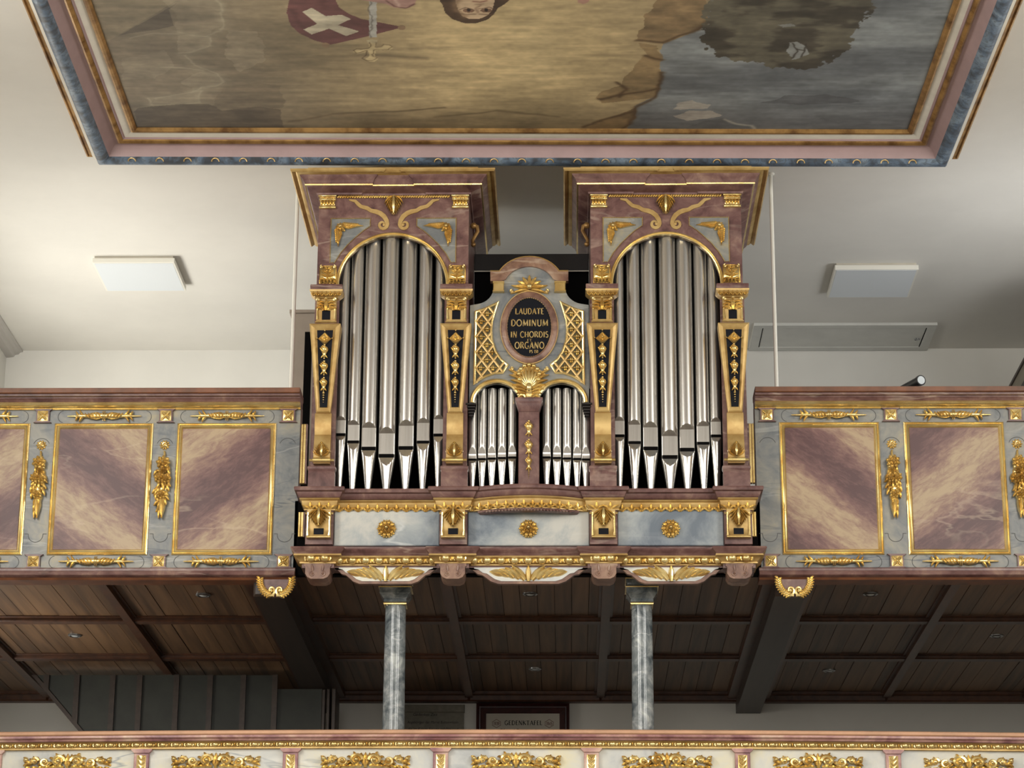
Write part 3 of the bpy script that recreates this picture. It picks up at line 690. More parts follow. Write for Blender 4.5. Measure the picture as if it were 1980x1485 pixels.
def o_shell(m):
    for i in range(-4, 5):
        a = 90-i*11.5; L = .66-.018*i*i; m.lobe(0, -.22, a, L, .15, .12, y=-.02, groove=1.1)
        b = radians(a); m.ball((L*.97*cos(b), -.07, -.22+L*.97*sin(b)), (.068, .07, .06), 8, 5)
    m.add([(0, -.02, -.24)]+[(.6*cos(radians(90-i*12)), -.03, -.22+.6*sin(radians(90-i*12))) for i in range(-4, 5)], [(0, i, i+1) for i in range(1, 9)])
    for s in (-1, 1):
        for k in range(6): m.lobe(s*(.06+.015*k), -.36+.07*k, 90-s*(66-6*k), .3+.05*k, .1, .12, bend=-s*(44), y=-.02)
        m.spiral(s*.2, -.46, .12, .03, 180 if s > 0 else 0, -s*1.1, .045, y=-.05)
        m.lobe(s*.22, .1, 90-s*40, .34, .09, .09, bend=-s*50); m.spiral(s*.47, .34, .06, .015, 200, 1, .028, y=-.04, n=10)
    m.lobe(0, -.52, 90, .4, .26, .16, y=-.03, groove=1); m.ball((0, -.17, -.2), (.09, .08, .12), 8, 6)
def o_palmette(m):
    for i in range(-3, 4):
        m.lobe(.02*i, -.14, 90-i*24, .52-.03*abs(i), .2, .16, bend=-i*7)
    for s in (-1, 1):
        m.lobe(s*.05, -.15, 90-s*88, .6, .17, .14, bend=s*18); m.lobe(s*.04, -.22, 90-s*100, .66, .14, .13, bend=-s*16); m.spiral(s*.6, -.3, .08, .02, 90, -s, .035, y=-.05, n=10)
    m.ball((0, -.17, -.14), (.11, .1, .13), 8, 6); m.lobe(-.16, -.3, 0, .32, .12, .1)
def o_capital_leaf(m):
    for s in (-1, 1):
        for k in range(3): m.lobe(s*.05, -.34+.18*k, 90-s*(66-8*k), .5-.04*k, .19, .2, bend=-s*46, y=-.03)
        m.spiral(s*.38, .32, .11, .03, 90, -s*1, .06, y=-.12, n=10); m.lobe(s*.1, -.46, 90-s*24, .5, .18, .18, bend=s*24, y=-.05)
    m.lobe(0, -.48, 90, .86, .3, .26, y=-.04); m.ball((0, -.22, .34), (.1, .08, .08), 7, 5)
def o_impost(m):
    m.box(-.5, .5, -.05, 0, -.5, .5, .05)
    for s in (-1, 1):
        for k in range(4): m.lobe(s*.03, -.34+.2*k, 90-s*(66-8*k), .46-.05*k, .17, .12, bend=-s*38, y=-.04)
        m.spiral(s*.36, .4, .09, .03, 90, -s*1, .04, y=-.12, n=10)
    m.lobe(0, -.48, 90, .86, .22, .16, y=-.04)
    for k in range(5): m.lobe(-.4+.2*k, -.3, -90, .22, .16, .14, y=-.05)
def o_block(m):
    # little triglyph-like gilt capital
    m.box(-.5, .5, -.14, 0, -.5, -.3, .03); m.box(-.44, .44, -.09, 0, -.3, .1, .02); m.box(-.5, .5, -.17, 0, .1, .22, .03); m.box(-.54, .54, -.2, 0, .36, .5, .03); m.box(-.46, .46, -.1, 0, .2, .4)
    for k in range(5): m.lobe(-.36+.18*k, .1, -90, .36, .15, .12, y=-.08)
    for k in range(3): m.lobe(-.26+.26*k, .24, 90, .18, .2, .1, y=-.1)
def o_scrollfrieze(m):
    # long foliage frieze, 1 long, about .2 high
    for s in (-1, 1):
        scroll_leaf(m, s*.02, .005, s, .2, .05, 1); scroll_leaf(m, s*.19, -.005, s, .16, .045, -1); scroll_leaf(m, s*.32, .01, s, .12, .04, 1)
        m.ball((s*.465, -.035, .02), (.032, .03, .03), 8, 5); m.lobe(s*.4, -.02, 90-s*84, .1, .07, .05, bend=s*20); m.lobe(s*.45, .03, 90-s*60, .06, .05, .04); m.lobe(s*.44, -.02, 90-s*120, .07, .05, .04)
        for k in range(6): m.lobe(s*(.04+.075*k), -.07, 90-s*(74+6*k), .1, .055, .05, bend=-s*44)
        m.ball((s*.1, -.05, .005), .03, 8, 5); m.ball((s*.257, -.045, -.005), .026, 8, 5); m.lobe(0, -.07, 90-s*16, .17, .07, .05)
    m.lobe(0, -.09, 90, .2, .07, .06)
def o_strip(m):
    # herringbone leaf strip, 1 wide, about 3 high hanging down from 0
    for k in range(9):
        for s in (-1, 1): m.lobe(s*.02, -3+.33*k, 90-s*48, .52, .2, .1, y=-.03)
    m.box(-.5, .5, -.03, 0, -3.1, 0, .02)
def o_bracketleaf(m):
    # half of the beam-end bracket: leaf garland round the edge ending in a volute; unit radius
    for k in range(10):
        a = radians(180+8.2*k); x, z = .84*cos(a), .76*sin(a)
        m.lobe(x, z, math.degrees(a)-64, .3, .2, .16, bend=50, y=-.06); m.lobe(x, z, math.degrees(a)-130, .24, .17, .14, bend=-40, y=-.06)
    m.tube([(.84*cos(radians(176+10*k)), -.1, .76*sin(radians(176+10*k))) for k in range(10)], [.07]*10, 6)
    m.spiral(-.24, -.5, .25, .05, 262, .95, .09, y=-.12)
def o_egg(m):
    m.ball((0, -.0, .02), (.34, .36, .44), 10, 6)
    for s in (-1, 1): m.tube([(s*.42*cos(a) if True else 0, -.06, .45*sin(a)) for a in [pi/2-(.15+i*.22)*1.3 for i in range(8)]], .075, 5)
def o_dart(m): m.lobe(0, .42, -90, .85, .24, .2)
def o_leafbead(m):
    for s in (-1, 1): m.lobe(s*.03, -.45, 90-s*34, .8, .3, .28, bend=-s*40)
    m.lobe(0, -.5, 90, .95, .26, .34)
M_ACAN = mk(o_acan, 'acanthus', GOLD); M_ACANU = mk(o_acan_up, 'acanthus_up', GOLD); M_ROS = mk(o_rosette, 'rosette', GOLD); M_SQ = mk(o_square, 'square_flower', GOLD)
M_BAR = mk(o_bar, 'spindle', GOLD); M_GAR = [mk(lambda m, s=s: o_garland(m, s), 'garland', GOLD) for s in (1, 2, 3)]
M_DROP = mk(o_drop, 'bell_drop', GOLD); M_TAIL = mk(o_tail, 'bead_tail', GOLD); M_DIA = mk(o_diamond, 'diamond', GOLD)
M_COR = mk(o_corner, 'corner_leaf', GOLD); M_SHELL = mk(o_shell, 'shell', GOLD); M_PALM = mk(o_palmette, 'palmette', GOLD)
M_CAPL = mk(o_capital_leaf, 'capital_leaf', GOLD); M_IMP = mk(o_impost, 'impost_leaf', GOLD); M_BLK = mk(o_block, 'gilt_block', GOLD)
M_FRZ = mk(o_scrollfrieze, 'scroll_frieze', GOLD); M_STRIP = mk(o_strip, 'leaf_strip', GOLD); M_BRL = mk(o_bracketleaf, 'bracket_leaf', GOLD)
M_EGG = mk(o_egg, 'egg', GOLD); M_DART = mk(o_dart, 'dart', GOLD); M_LB = mk(o_leafbead, 'leaf_bead', GOLD)
def o_ring(m):
    m.lathe
    for k in range(10):
        a = 360*k/10; m.lobe(.26*cos(radians(a)), .26*sin(radians(a)), a, .26, .22, .12)
    m.spiral(0, 0, .24, .05, 0, 1.5, .07, y=-.12, n=14); m.ball((0, 0, 0), (.34, .12, .34), 12, 5)
M_RING = mk(o_ring, 'small_rose', GOLD)

# ------------------------------------------------------------------ upper gallery parapets
def strip(mb, x0, x1, prof, y=0.0): return mb.sweep([(x0, y), (x1, y)], prof, mapXY)
zRT, zR1, zR2 = Z(756), Z(767), Z(778)
zG1, zG2 = Z(781), Z(790)
zF1 = Z(818); zF0 = Z(1073); zB0 = Z(1099); zBB = Z(1119)
FRZ_T = Z(804.5); FRZ_B = Z(1086.5)
def parapet(side):
    s = side
    nm = 'on the staircase side' if s < 0 else 'below the ceiling hatch'
    xi = s*X(1022+442, 900, 0) if s > 0 else -X(1022+442, 900, 0)
    xi = 1.315*s; xo = s*(HW-.002)
    x0, x1 = min(xi, xo), max(xi, xo)
    t = thing('gallery_parapet', ((x0+x1)/2, .06, zBB), 'marbled upper gallery parapet with gilt framed plum panels '+nm, 'parapet')
    MB().box(x0, x1, .0, .11, zBB+.03, zG1).build('parapet_board', GREY, t, smooth=0)
    strip(MB(), x0, x1, [(-.13, zRT-.03), (-.13, zRT), (.075, zRT), (.085, zRT-.004), (.085, zR1+.004), (.08, zR1), (-.13, zR1)]).build('hand_rail', RAILW, t)
    strip(MB(), x0, x1, [(-.1, zR1), (.07, zR1), (.07, zR1-.012), (.052, zR1-.016), (.052, zR1-.02), (.04, zR2+.004), (.036, zR2-.004), (-.1, zR2-.004)]).build('rail_moulding', PLUM, t)
    strip(MB(), x0, x1, [(-.02, zR2-.004), (.034, zR2-.004), (.044, zG1-.003), (.046, zG1-.012), (.036, zG2+.006), (.012, zG2), (.014, zG2-.006), (-.02, zG2-.006)]).build('gilt_moulding', GOLD, t)
    strip(MB(), x0, x1, [(-.1, zB0), (.02, zB0), (.03, zB0-.008), (.03, zB0-.02), (.042, zB0-.026), (.046, zB0-.036), (.05, zBB+.012), (.03, zBB), (-.1, zBB)]).build('base_moulding', PLUM, t)
    strip(MB(), x0, x1, [(-.1, zBB), (.03, zBB), (.02, zBB-.012), (-.1, zBB-.012)]).build('base_fillet', RAILW, t)
    bx = [1.384*s, 2.096*s, 2.813*s, 3.53*s]
    for k, b in enumerate(bx):
        for zz, mir in ((FRZ_T, 1), (FRZ_B, -1)):
            blk = MB().prism([(b-.038, zz-.036), (b+.038, zz-.036), (b+.038, zz+.036), (b-.038, zz+.036)], -.018, .0)
            blk.prism([(b-.055, zz+.042), (b-.038, zz+.03), (b+.038, zz+.03), (b+.055, zz+.042)], -.02, 0).prism([(b-.038, zz-.03), (b-.052, zz-.04), (b+.052, zz-.04), (b+.038, zz-.03)], -.02, 0)
            bo = blk.build('frieze_block', PLUM, t, smooth=0)
            put('gilt_flower', M_SQ, (b, -.018, zz), bo, (.062, .05, .066))
        if k < 3:
            n = bx[k+1]; c = (b+n)/2
            for zz in (FRZ_T, FRZ_B): put('gilt_spindle', M_BAR, (c, -.002, zz), t, (.43*s, .5, .52))
            hw = .287
            pa = MB().box(c-hw+.02, c+hw-.02, -.003, 0, zF0+.02, zF1-.02).build('panel', PANA if (k % 2 == (0 if s > 0 else 1)) else PANB, t, smooth=0)
            pth = [(c-hw, zF0), (c+hw, zF0), (c+hw, zF1), (c-hw, zF1)]
            MB().sweep(pth, [(0, 0), (0, .008), (-.006, .012), (-.01, .006), (-.014, .012), (-.024, .016), (-.03, .01), (-.034, 0)], xz(0), closed=True).build('gilt_frame', GOLD, pa)
        if k in (1, 2, 3):
            put('gilt_rose', M_RING, (b, 0, Z(860)), t, (.06, .1, .06)); put('gilt_garland', M_GAR[(k+(s > 0)) % 3], (b, 0, Z(939)), t, (.40*(1 if s < 0 else -1), .42, .40))
    # thin painted contour lines on stiles and friezes
    def contour(pth): MB().sweep(pth, [(-.0016, 0), (-.0016, .0008), (.0016, .0008), (.0016, 0)], xz(0)).build('painted_contour', LINE, t, smooth=0)
    arc_ = lambda cx, cz, r, a0, a1: [(cx+r*cos(radians(a0+(a1-a0)*i/12)), cz+r*sin(radians(a0+(a1-a0)*i/12))) for i in range(13)]
    for b in bx[:3]:
        contour([(b-.062, Z(1032)), (b-.042, Z(1032))]+arc_(b, Z(1034), .042, 180, 360)+[(b+.042, Z(1032)), (b+.062, Z(1032))]); contour(arc_(b, Z(862), .048, 160, 20))
    for c in [(p+q)/2 for p, q in zip(bx[:-1], bx[1:])]:
        for zz in (FRZ_T, FRZ_B):
            for q in (-1, 1): contour(arc_(c+q*.25, zz, .034, 90+q*50+180, 90+q*130+180) if False else arc_(c+q*.236, zz, .036, -80 if q > 0 else 100, 80 if q > 0 else 260))
    # beam-end bracket below the parapet
    b = (-1.42 if s < 0 else 1.51); zt = zBB-.012
    pl = [(b-.085, zt), (b-.088, zt-.035), (b-.06, zt-.075), (b-.02, zt-.092), (b+.02, zt-.092), (b+.06, zt-.075), (b+.088, zt-.035), (b+.085, zt)]
    br = MB().prism(pl, -.035, .03).build('beam_bracket', PLUM, t)
    for q in (1, -1): put('gilt_leaf', M_BRL, (b, -.032, zt-.008), br, (.106*q, .12, .118))
    return t
PARA = {-1: parapet(-1), 1: parapet(1)}
# gilt trim and plum strip where the organ meets the parapet
MB().box(-1.33, 1.33, .0, .05, zBB+.02, Z(950, -.2)).build('gallery_front_wall', BLACK, None, 'black board wall behind the organ front', 'wall', kind='structure', smooth=0)

# ------------------------------------------------------------------ lower gallery parapet (slightly bowed)
def lowY(x): return .011*x*x
t = thing('gallery_parapet', (0, .05, Z(1411)-1.0), 'pale marbled lower gallery parapet with gilt foliage frieze and egg moulding', 'parapet')
lp = [(x, lowY(x)) for x in [-HW+.002+i*(2*HW-.004)/24 for i in range(25)]]
a0, a1, a2, a3 = Z(1410, -.08), Z(1420, -.07), Z(1432, -.03), Z(1447, -.015)
MB().sweep(lp, [(-.2, a0-.04), (-.2, a0), (.075, a0), (.085, a0-.006), (.085, a1+.006), (.078, a1), (-.2, a1)], mapXY).build('hand_rail', RAILP, t)
MB().sweep(lp, [(-.15, a1), (.076, a1), (.078, a1-.012), (.062, a1-.02), (.06, a1-.026), (.05, a1-.03), (.046, a2+.006), (.034, a2), (-.15, a2)], mapXY).build('rail_moulding', ROSE, t)
MB().sweep(lp, [(-.1, a2), (.036, a2), (.036, a2-.005), (.026, a2-.01), (.016, a3+.014), (.02, a3+.01), (.02, a3+.002), (.0, a3), (-.1, a3)], mapXY).build('gilt_band', GOLDM, t)
MB().sweep(lp, [(-.08, a3), (0, a3), (0, a3-.85), (-.08, a3-.85)], mapXY).build('parapet_board', PALE, t)
MB().sweep(lp, [(-.08, a3-.85), (.04, a3-.85), (.05, a3-.9), (.05, a3-1.0), (-.08, a3-1.0)], mapXY).build('base_moulding', ROSE, t)
n = 104
for i in range(n):
    x = -3.8+7.6*i/(n-1); zz = (a2+a3)/2+.004
    put('egg', M_EGG, (x, lowY(x)-.022, zz), t, (.058, .03, .036))
    if i < n-1:
        xm = x+3.8/(n-1); put('dart', M_DART, (xm, lowY(xm)-.02, zz), t, (.04, .05, .036))
pil = [X(q, 1460, 0) for q in (-17, 274, 566, 855, 1148, 1440, 1731, 2022)]
pit = (pil[-1]-pil[0])/7; pil = [pil[0]+pit*i for i in range(8)]
for i, x in enumerate(pil):
    y = lowY(x)
    mb = MB().box(x-.042, x+.042, y-.024, y+.002, a3-.85, a3-.012, .003); mb.prism([(x-.058, a3), (x-.058, a3-.006), (x-.042, a3-.022), (x+.042, a3-.022), (x+.058, a3-.006), (x+.058, a3)], y-.034, y)
    pb = mb.build('pilaster_strip', ROSE, t)
    put('gilt_leaf_strip', M_STRIP, (x, y-.023, a3-.034), pb, (.052, .06, .08))
    if i < 7:
        c = x+pit/2; put('gilt_foliage', M_FRZ, (c, lowY(c)-.002, Z(1471, 0)), t, (.5, .62, .44))
        pa = MB().box(c-.36, c+.36, lowY(c)-.012, lowY(c)-.002, a3-.8, a3-.2, .004).build('panel', PANA, t, smooth=0)
        MB().sweep([(c-.37, a3-.81), (c+.37, a3-.81), (c+.37, a3-.19), (c-.37, a3-.19)], [(0, 0), (0, .01), (-.012, .016), (-.024, .012), (-.03, 0)], xz(lowY(c)-.006), closed=True).build('gilt_frame', GOLD, pa)
MB().box(WXL, WXR, .02, YB, a3-1.2, a3-.95).build('gallery_floor', BATTEN, None, 'timber floor of the lower gallery', 'floor', kind='structure', smooth=0)

# ------------------------------------------------------------------ two marble columns between the galleries
for px, lb in ((766, 'nearer the green stair wall'), (1241, 'nearer the bare white wall')):
    y = .17; x = X(px-1 if px < 1000 else px, 1180, y); zt = ZS-.05; zc0 = Z(1172, y)
    t = thing('support_column', (x, y, a3-.95), 'slender grey veined marble column with gilt lined capital '+lb, 'column', 'columns carrying the upper gallery')
    MB().lathe([(.064, a3-.95), (.063, a0), (.059, zc0+.004)], x, y, 32).build('shaft', COLM, t)
    sq = lambda r: [(x-r, y+r), (x-r, y-r), (x+r, y-r), (x+r, y+r)]
    def cap(nm, z0, z1, prof, mat):
        m = MB(); m.sweep(sq(.05), [(o-.05, h) for o, h in prof], mapXY, closed=True); m.box(x-.05, x+.05, y-.05, y+.05, z0, z1); return m.build(nm, mat, cp)
    zA, zB_, zC_ = Z(1128, y), Z(1141, y), Z(1152, y)
    cp = MB().box(x-.055, x+.055, y-.055, y+.055, zc0, zt).build('capital', COLM, t, smooth=0)
    cap('bell', zc0, zC_, [(.06, zc0+.01), (.064, zc0+.012), (.064, zc0+.02), (.062, zc0+.03), (.066, zC_-.03), (.078, zC_-.012), (.088, zC_), (.088, zC_+.01)], COLM)
    cap('gilt_neck_ring', zc0-.002, zc0+.008, [(.0, zc0), (.064, zc0-.004), (.066, zc0+.004), (.064, zc0+.01), (0, zc0+.012)], GOLD)
    cap('abacus', zC_, zt, [(.088, zC_+.01), (.088, zB_), (.082, zB_+.004), (.082, zA), (.09, zA+.012), (.09, zt), (.0, zt)], COLM)
    for q in (zB_-.004, zA+.006): cap('gilt_line', q, q+.006, [(0, q), (.094, q), (.095, q+.004), (.092, q+.008), (0, q+.008)], GOLD)

# ------------------------------------------------------------------ organ: pedestal
OX = .012                                   # the organ stands a touch off the gallery's middle
BX = [OX-1.179, OX-.4225, OX+.4225, OX+1.179]           # pilaster axes
KP = 1/334.0                                # metres per measured pixel at the organ front
BH = .078; YF, YR = -.20, -.15              # block front, recessed front
ped = thing('organ_pedestal', (0, -.1, Z(1119, -.2)), 'marbled organ base with gilt consoles, rosettes and scalloped lower edge', 'organ base')
def pedpath(bow=0.0, ex=0.0):
    p = [(BX[0]-BH-ex, -.002)]
    for i, b in enumerate(BX):
        p += [(b-BH-ex, YF), (b+BH+ex, YF)]
        if i < 3:
            a, c = b+BH+ex, BX[i+1]-BH-ex
            if i == 1 and bow:
                for k in range(15):
                    u = k/14; p.append((a+(c-a)*u, YR-bow*sin(pi*u)**.8))
            else: p += [(a, YR), (c, YR)]
    p.append((BX[3]+BH+ex, -.002)); return p
zt, zp, zl, zb_ = Z(939.5, -.265), Z(962, -.235), Z(966, -.23), Z(985, -.21)
MB().box(BX[0]-BH+.004, BX[3]+BH-.004, -.146, -.002, Z(1092, -.2), zt-.01).build('body', PLUM, ped, smooth=0)
pb_ = MB(); pts = pedpath(.1)
pb_.add([(x, y+.004 if y < -.01 else y, zt-.008) for x, y in pts], [tuple(range(len(pts)))]); pb_.build('top_board', DARKP, ped, smooth=0)
up = MB().sweep(pts, [(-.04, zt), (.062, zt), (.066, zt-.008), (.062, zt-.022), (.05, zt-.028), (.048, zt-.036), (.04, zp+.006), (.03, zp), (-.04, zp)], mapXY).build('upper_cornice', PLUM, ped)
MB().sweep(pts, [(-.02, zp), (.034, zp), (.036, zp-.006), (.03, zl), (.024, zl-.004), (.018, zb_+.02), (.006, zb_+.006), (.01, zb_+.002), (.01, zb_-.003), (-.02, zb_-.003)], mapXY).build('gilt_band', GOLDM, ped)
zm = (zl+zb_)/2-.002
def along(p, q, step, fn):
    L = sqrt((q[0]-p[0])**2+(q[1]-p[1])**2); n = max(1, int(L/step))
    for i in range(n):
        u = (i+.5)/n; fn(p[0]+(q[0]-p[0])*u, p[1]+(q[1]-p[1])*u, atan2(q[1]-p[1], q[0]-p[0]))
for p, q in zip(pts[:-1], pts[1:]):
    if abs(q[1]-p[1]) < abs(q[0]-p[0]): along(p, q, .052 if abs(q[0]-p[0]) > .06 else .03, lambda x, y, a: put('leaf', M_LB, (x, y-.014, zm), ped, (.08, .06, .05), rot=(radians(14), 0, a)))
# frieze panels
pz0, pz1 = Z(1056, YR), Z(987, YR)
for i in range(3):
    a, c = BX[i]+BH, BX[i+1]-BH; mid = (a+c)/2
    pn = MB().box(a+.002, c-.002, YR-.012, YR+.01, pz0, pz1, .004).build('panel', BLUEG, ped, smooth=0)
    put('gilt_rosette', M_ROS, (mid, YR-.012, Z(1024, YR)), pn, (.112, .14, .112))
    if i == 1:
        m = MB()
        for k in range(27):
            u = (k+.5)/27; x = a+.1+(c-a-.2)*u; m.ball((x, YR-.1*sin(pi*(x-a)/(c-a))**.8+.0, zb_-.012), (.011, .016, .009), 6, 4)
        m.sweep([(a+.06+(c-a-.12)*k/14, YR-.1*sin(pi*(.06+(c-a-.12)*k/14)/(c-a))**.8) for k in range(15)], [(-.03, zb_), (.008, zb_), (.004, zb_-.014), (-.03, zb_-.02)], mapXY); m.build('bow_underside', PLUM, ped)
# consoles on the four blocks
for b in BX:
    m = MB().box(b-BH, b+BH, YF, -.14, pz0-.002, zb_, .002); cb = m.build('console_block', PLUM, ped, smooth=0)
    zz1, zz0 = Z(985, -.22), Z(1037, -.235)
    prof_ = [(-.198, zz1), (-.232, zz1), (-.236, zz1-.03), (-.226, zz1-.07), (-.218, zz0+.05), (-.222, zz0+.02), (-.232, zz0+.006), (-.23, zz0), (-.198, zz0)]
    n = len(prof_)
    co_ = MB().add([(b-.066, y, z) for y, z in prof_]+[(b+.066, y, z) for y, z in prof_], [tuple(range(n)), tuple(range(2*n-1, n-1, -1))]+[(i, i+n, (i+1) % n+n, (i+1) % n) for i in range(n)]).build('gilt_console', GOLDM, cb)
    put('acanthus', M_ACAN, (b, -.232, zz1-.055), cb, (.13, .2, .105))
    MB().box(b-.028, b+.028, -.2265, -.222, zz0+.012, zz0+.05, .001).build('dark_inset', INK, cb, smooth=0)
    m = MB()
    for s in (-1, 1): m.tube([(b+s*.06, -.23, zz1-.02), (b+s*.062, -.232, zz0+.03), (b+s*.06, -.23, zz0+.006)], [.008, .006, .01], 6); m.ball((b+s*.072, -.22, zz1-.022), .008, 6, 4)
    m.box(b-.068, b+.068, -.236, -.2, zz0-.006, zz0+.002, .002).build('gilt_scrolls', GOLD, cb)
    zq = zb_-.0
# lower cornice
ql = pedpath(0)
y0_, y1_, y2_, y3_ = Z(1056, -.27), Z(1071.5, -.25), Z(1088, -.225), Z(1098, -.21)
MB().sweep(ql, [(-.04, y0_), (.07, y0_), (.074, y0_-.008), (.066, y0_-.02), (.058, y0_-.026), (.052, y1_+.004), (-.04, y1_)], mapXY).build('lower_cornice', PLUM, ped)
MB().sweep(ql, [(-.03, y1_), (.054, y1_+.003), (.056, y1_-.006), (.046, y1_-.01), (.028, y2_+.014), (.02, y2_+.008), (.024, y2_+.004), (.024, y2_-.003), (-.03, y2_-.003)], mapXY).build('gilt_egg_band', GOLDM, ped)
zmid = (y1_+y2_)/2
for p, q in zip(ql[:-1], ql[1:]):
    if abs(q[1]-p[1]) < 1e-6:
        along(p, q, .073, lambda x, y, a: put('egg', M_EGG, (x, y-.036, zmid+.002), ped, (.078, .062, .056)))
        along((p[0]+.0365, p[1]), (q[0]-.0365, q[1]), .073, lambda x, y, a: put('dart', M_DART, (x, y-.036, zmid), ped, (.05, .07, .04)))
MB().sweep(ql, [(-.05, y2_), (.012, y2_), (.012, y3_), (-.05, y3_)], mapXY).build('fascia', PLUM, ped)
for b in BX:
    w_ = .069; zt_, zq = y2_-.004, Z(1119, -.22)
    pl = [(b-w_-.008, zt_), (b-w_-.008, zt_-.014), (b-w_, zt_-.018), (b-w_, zq+.03), (b-w_*.82, zq+.01), (b-w_*.5, zq), (b+w_*.5, zq), (b+w_*.82, zq+.01), (b+w_, zq+.03), (b+w_, zt_-.018), (b+w_+.008, zt_-.014), (b+w_+.008, zt_)]
    tg = MB().prism(pl[::-1], YF-.022, -.05).build('tongue', ROSY, ped, smooth=30)
    for s in (-1, 1): MB().spiral(b+s*.03, zq+.028, .016, .005, 90, -s*1.2, .004, y=YF-.023).lobe(b+s*.026, zq+.045, 90-s*10, .04, .018, .006, y=YF-.022).build('carved_scroll', ROSY, tg)
for i in range(3):
    a, c = BX[i]+BH+.006, BX[i+1]-BH-.006; mid = (a+c)/2; h = (c-a)/2
    z1_, z0_ = y3_+.012, Z(1128, -.17)
    half = [(0, z0_), (.5*h, z0_), (.62*h, z0_+.014), (.72*h, z0_+.04), (.76*h, z0_+.05), (.84*h, z0_+.056), (.92*h, z0_+.078), (h, z0_+.085), (h, z1_)]
    pl = [(mid+x, z) for x, z in half]+[(mid-x, z) for x, z in half[::-1][:-1]]
    lm = MB().prism(pl, YR-.012, YR+.02).build('lambrequin', ROSY, ped, smooth=30)
    ins = [(mid+x*.9, z0_+.014+(z-z0_)*.86) for x, z in half]+[(mid-x*.9, z0_+.014+(z-z0_)*.86) for x, z in half[::-1][:-1]]
    MB().prism(ins, YR-.016, YR-.01).build('pale_ground', PALE, lm, smooth=30)
    m = MB()
    for s in (-1, 1):
        for k in range(5):
            m.lobe(mid+s*(.018+.03*k), z0_+.02+.008*k, 90-s*(34+9*k), .115-.008*k, .042, .016, bend=-s*22, y=YR-.016)
    m.lobe(mid, z0_+.012, 90, .1, .035, .016, y=YR-.016); m.build('gilt_leaves', GOLD, lm)
# gilt trim strips on the outer flanks, above and below the base cornice
for s in (-1, 1):
    for (pa_, pb2) in ((Z(937), Z(822)), (Z(1040), Z(992))):
        for (o, r) in ((.112, .006), (.096, .008)): MB().box(s*(1.187+o)-r, s*(1.187+o)+r, -.03, -.001, pa_, pb2, .003).build('gilt_flank_strip', GOLD, PARA[s])
        MB().box(min(s*1.268, s*1.277), max(s*1.268, s*1.277), -.028, -.001, pa_, pb2).build('flank_board', PLUM, PARA[s], smooth=0)

# ------------------------------------------------------------------ organ: the two towers
YT = -.12; TX = OX-.8008; PO = .378; TD = 1.6016
tw = thing('organ_tower', (TX, .3, zt-.008), 'tall arched organ tower in plum marbling next to the beige rear box', 'organ case')
zft = Z(376, YT-.005); zcap = Z(552, YT); R_ = .313; zap = Z(455.5, YT)
# shell
hwc = .443
for s in (-1, 1): MB().box(TX+s*hwc-(.02 if s > 0 else 0), TX+s*hwc+(.02 if s < 0 else 0), YT+.03, .93, zt, zft).build('case_side', PLUM, tw, smooth=0)
MB().box(TX-hwc+.021, TX+hwc-.021, .42, .44, zt, zft).build('case_back', BLACK, tw, smooth=0)
MB().box(TX-hwc+.021, TX+hwc-.021, YT+.03, .93, zft-.02, zft).build('case_top', BLACK, tw, smooth=0)
# arched front board
arch = [(TX+R_*cos(a), zcap+(zap-zcap)*sin(a)) for a in [pi*i/28 for i in range(29)]]
MB().prism([(TX-hwc, zcap), (TX-R_, zcap)]+arch[::-1][1:]+[(TX+hwc, zcap), (TX+hwc, zft), (TX-hwc, zft)], YT, YT+.03).build('arch_board', PLUM, tw, smooth=0)
MB().sweep(arch, [(0.0, -.03), (-.0, .01), (.006, .014), (.012, .009), (.016, .013), (.021, .008), (.021, 0)], xz(YT)).build('arch_trim', GOLD, tw)
# cornice with forward ends
zg, z0c, z1c = Z(358, -.195), Z(338, -.225), Z(328.5, -.275)
cpath = [(TX-hwc, .93), (TX-hwc, YT-.018), (TX-.2, YT-.018), (TX-.2, YT-.004), (TX+.2, YT-.004), (TX+.2, YT-.018), (TX+hwc, YT-.018), (TX+hwc, .93)]
cn = MB().sweep(cpath, [(-.02, zft-.006), (.01, zft-.006), (.014, zft+.004), (.03, zft+.01), (.045, zg-.016), (.06, zg-.008), (.07, zg-.003), (.075, zg+.006), (.084, zg+.018), (.088, zg+.03), (.104, z0c-.01), (.108, z0c), (.12, z0c+.004), (-.02, z1c)], mapXY).build('cornice', PLUM, tw)
MB().sweep(cpath, [(.068, zg-.003), (.078, zg-.004), (.08, zg+.003), (.076, zg+.007)], mapXY, cap=False).build('gilt_fillet', GOLD, cn)
MB().sweep(cpath, [(.106, z0c-.002), (.122, z0c+.002), (.132, z0c+.012), (.15, z1c-.012), (.158, z1c-.004), (.158, z1c+.006), (-.02, z1c+.006)], mapXY).build('gilt_top_moulding', GOLDM, cn)
MB().box(TX-.5, TX+.5, YT-.15, .9, z1c+.004, z1c+.022).build('cornice_lid', GOLDM, tw, smooth=0)
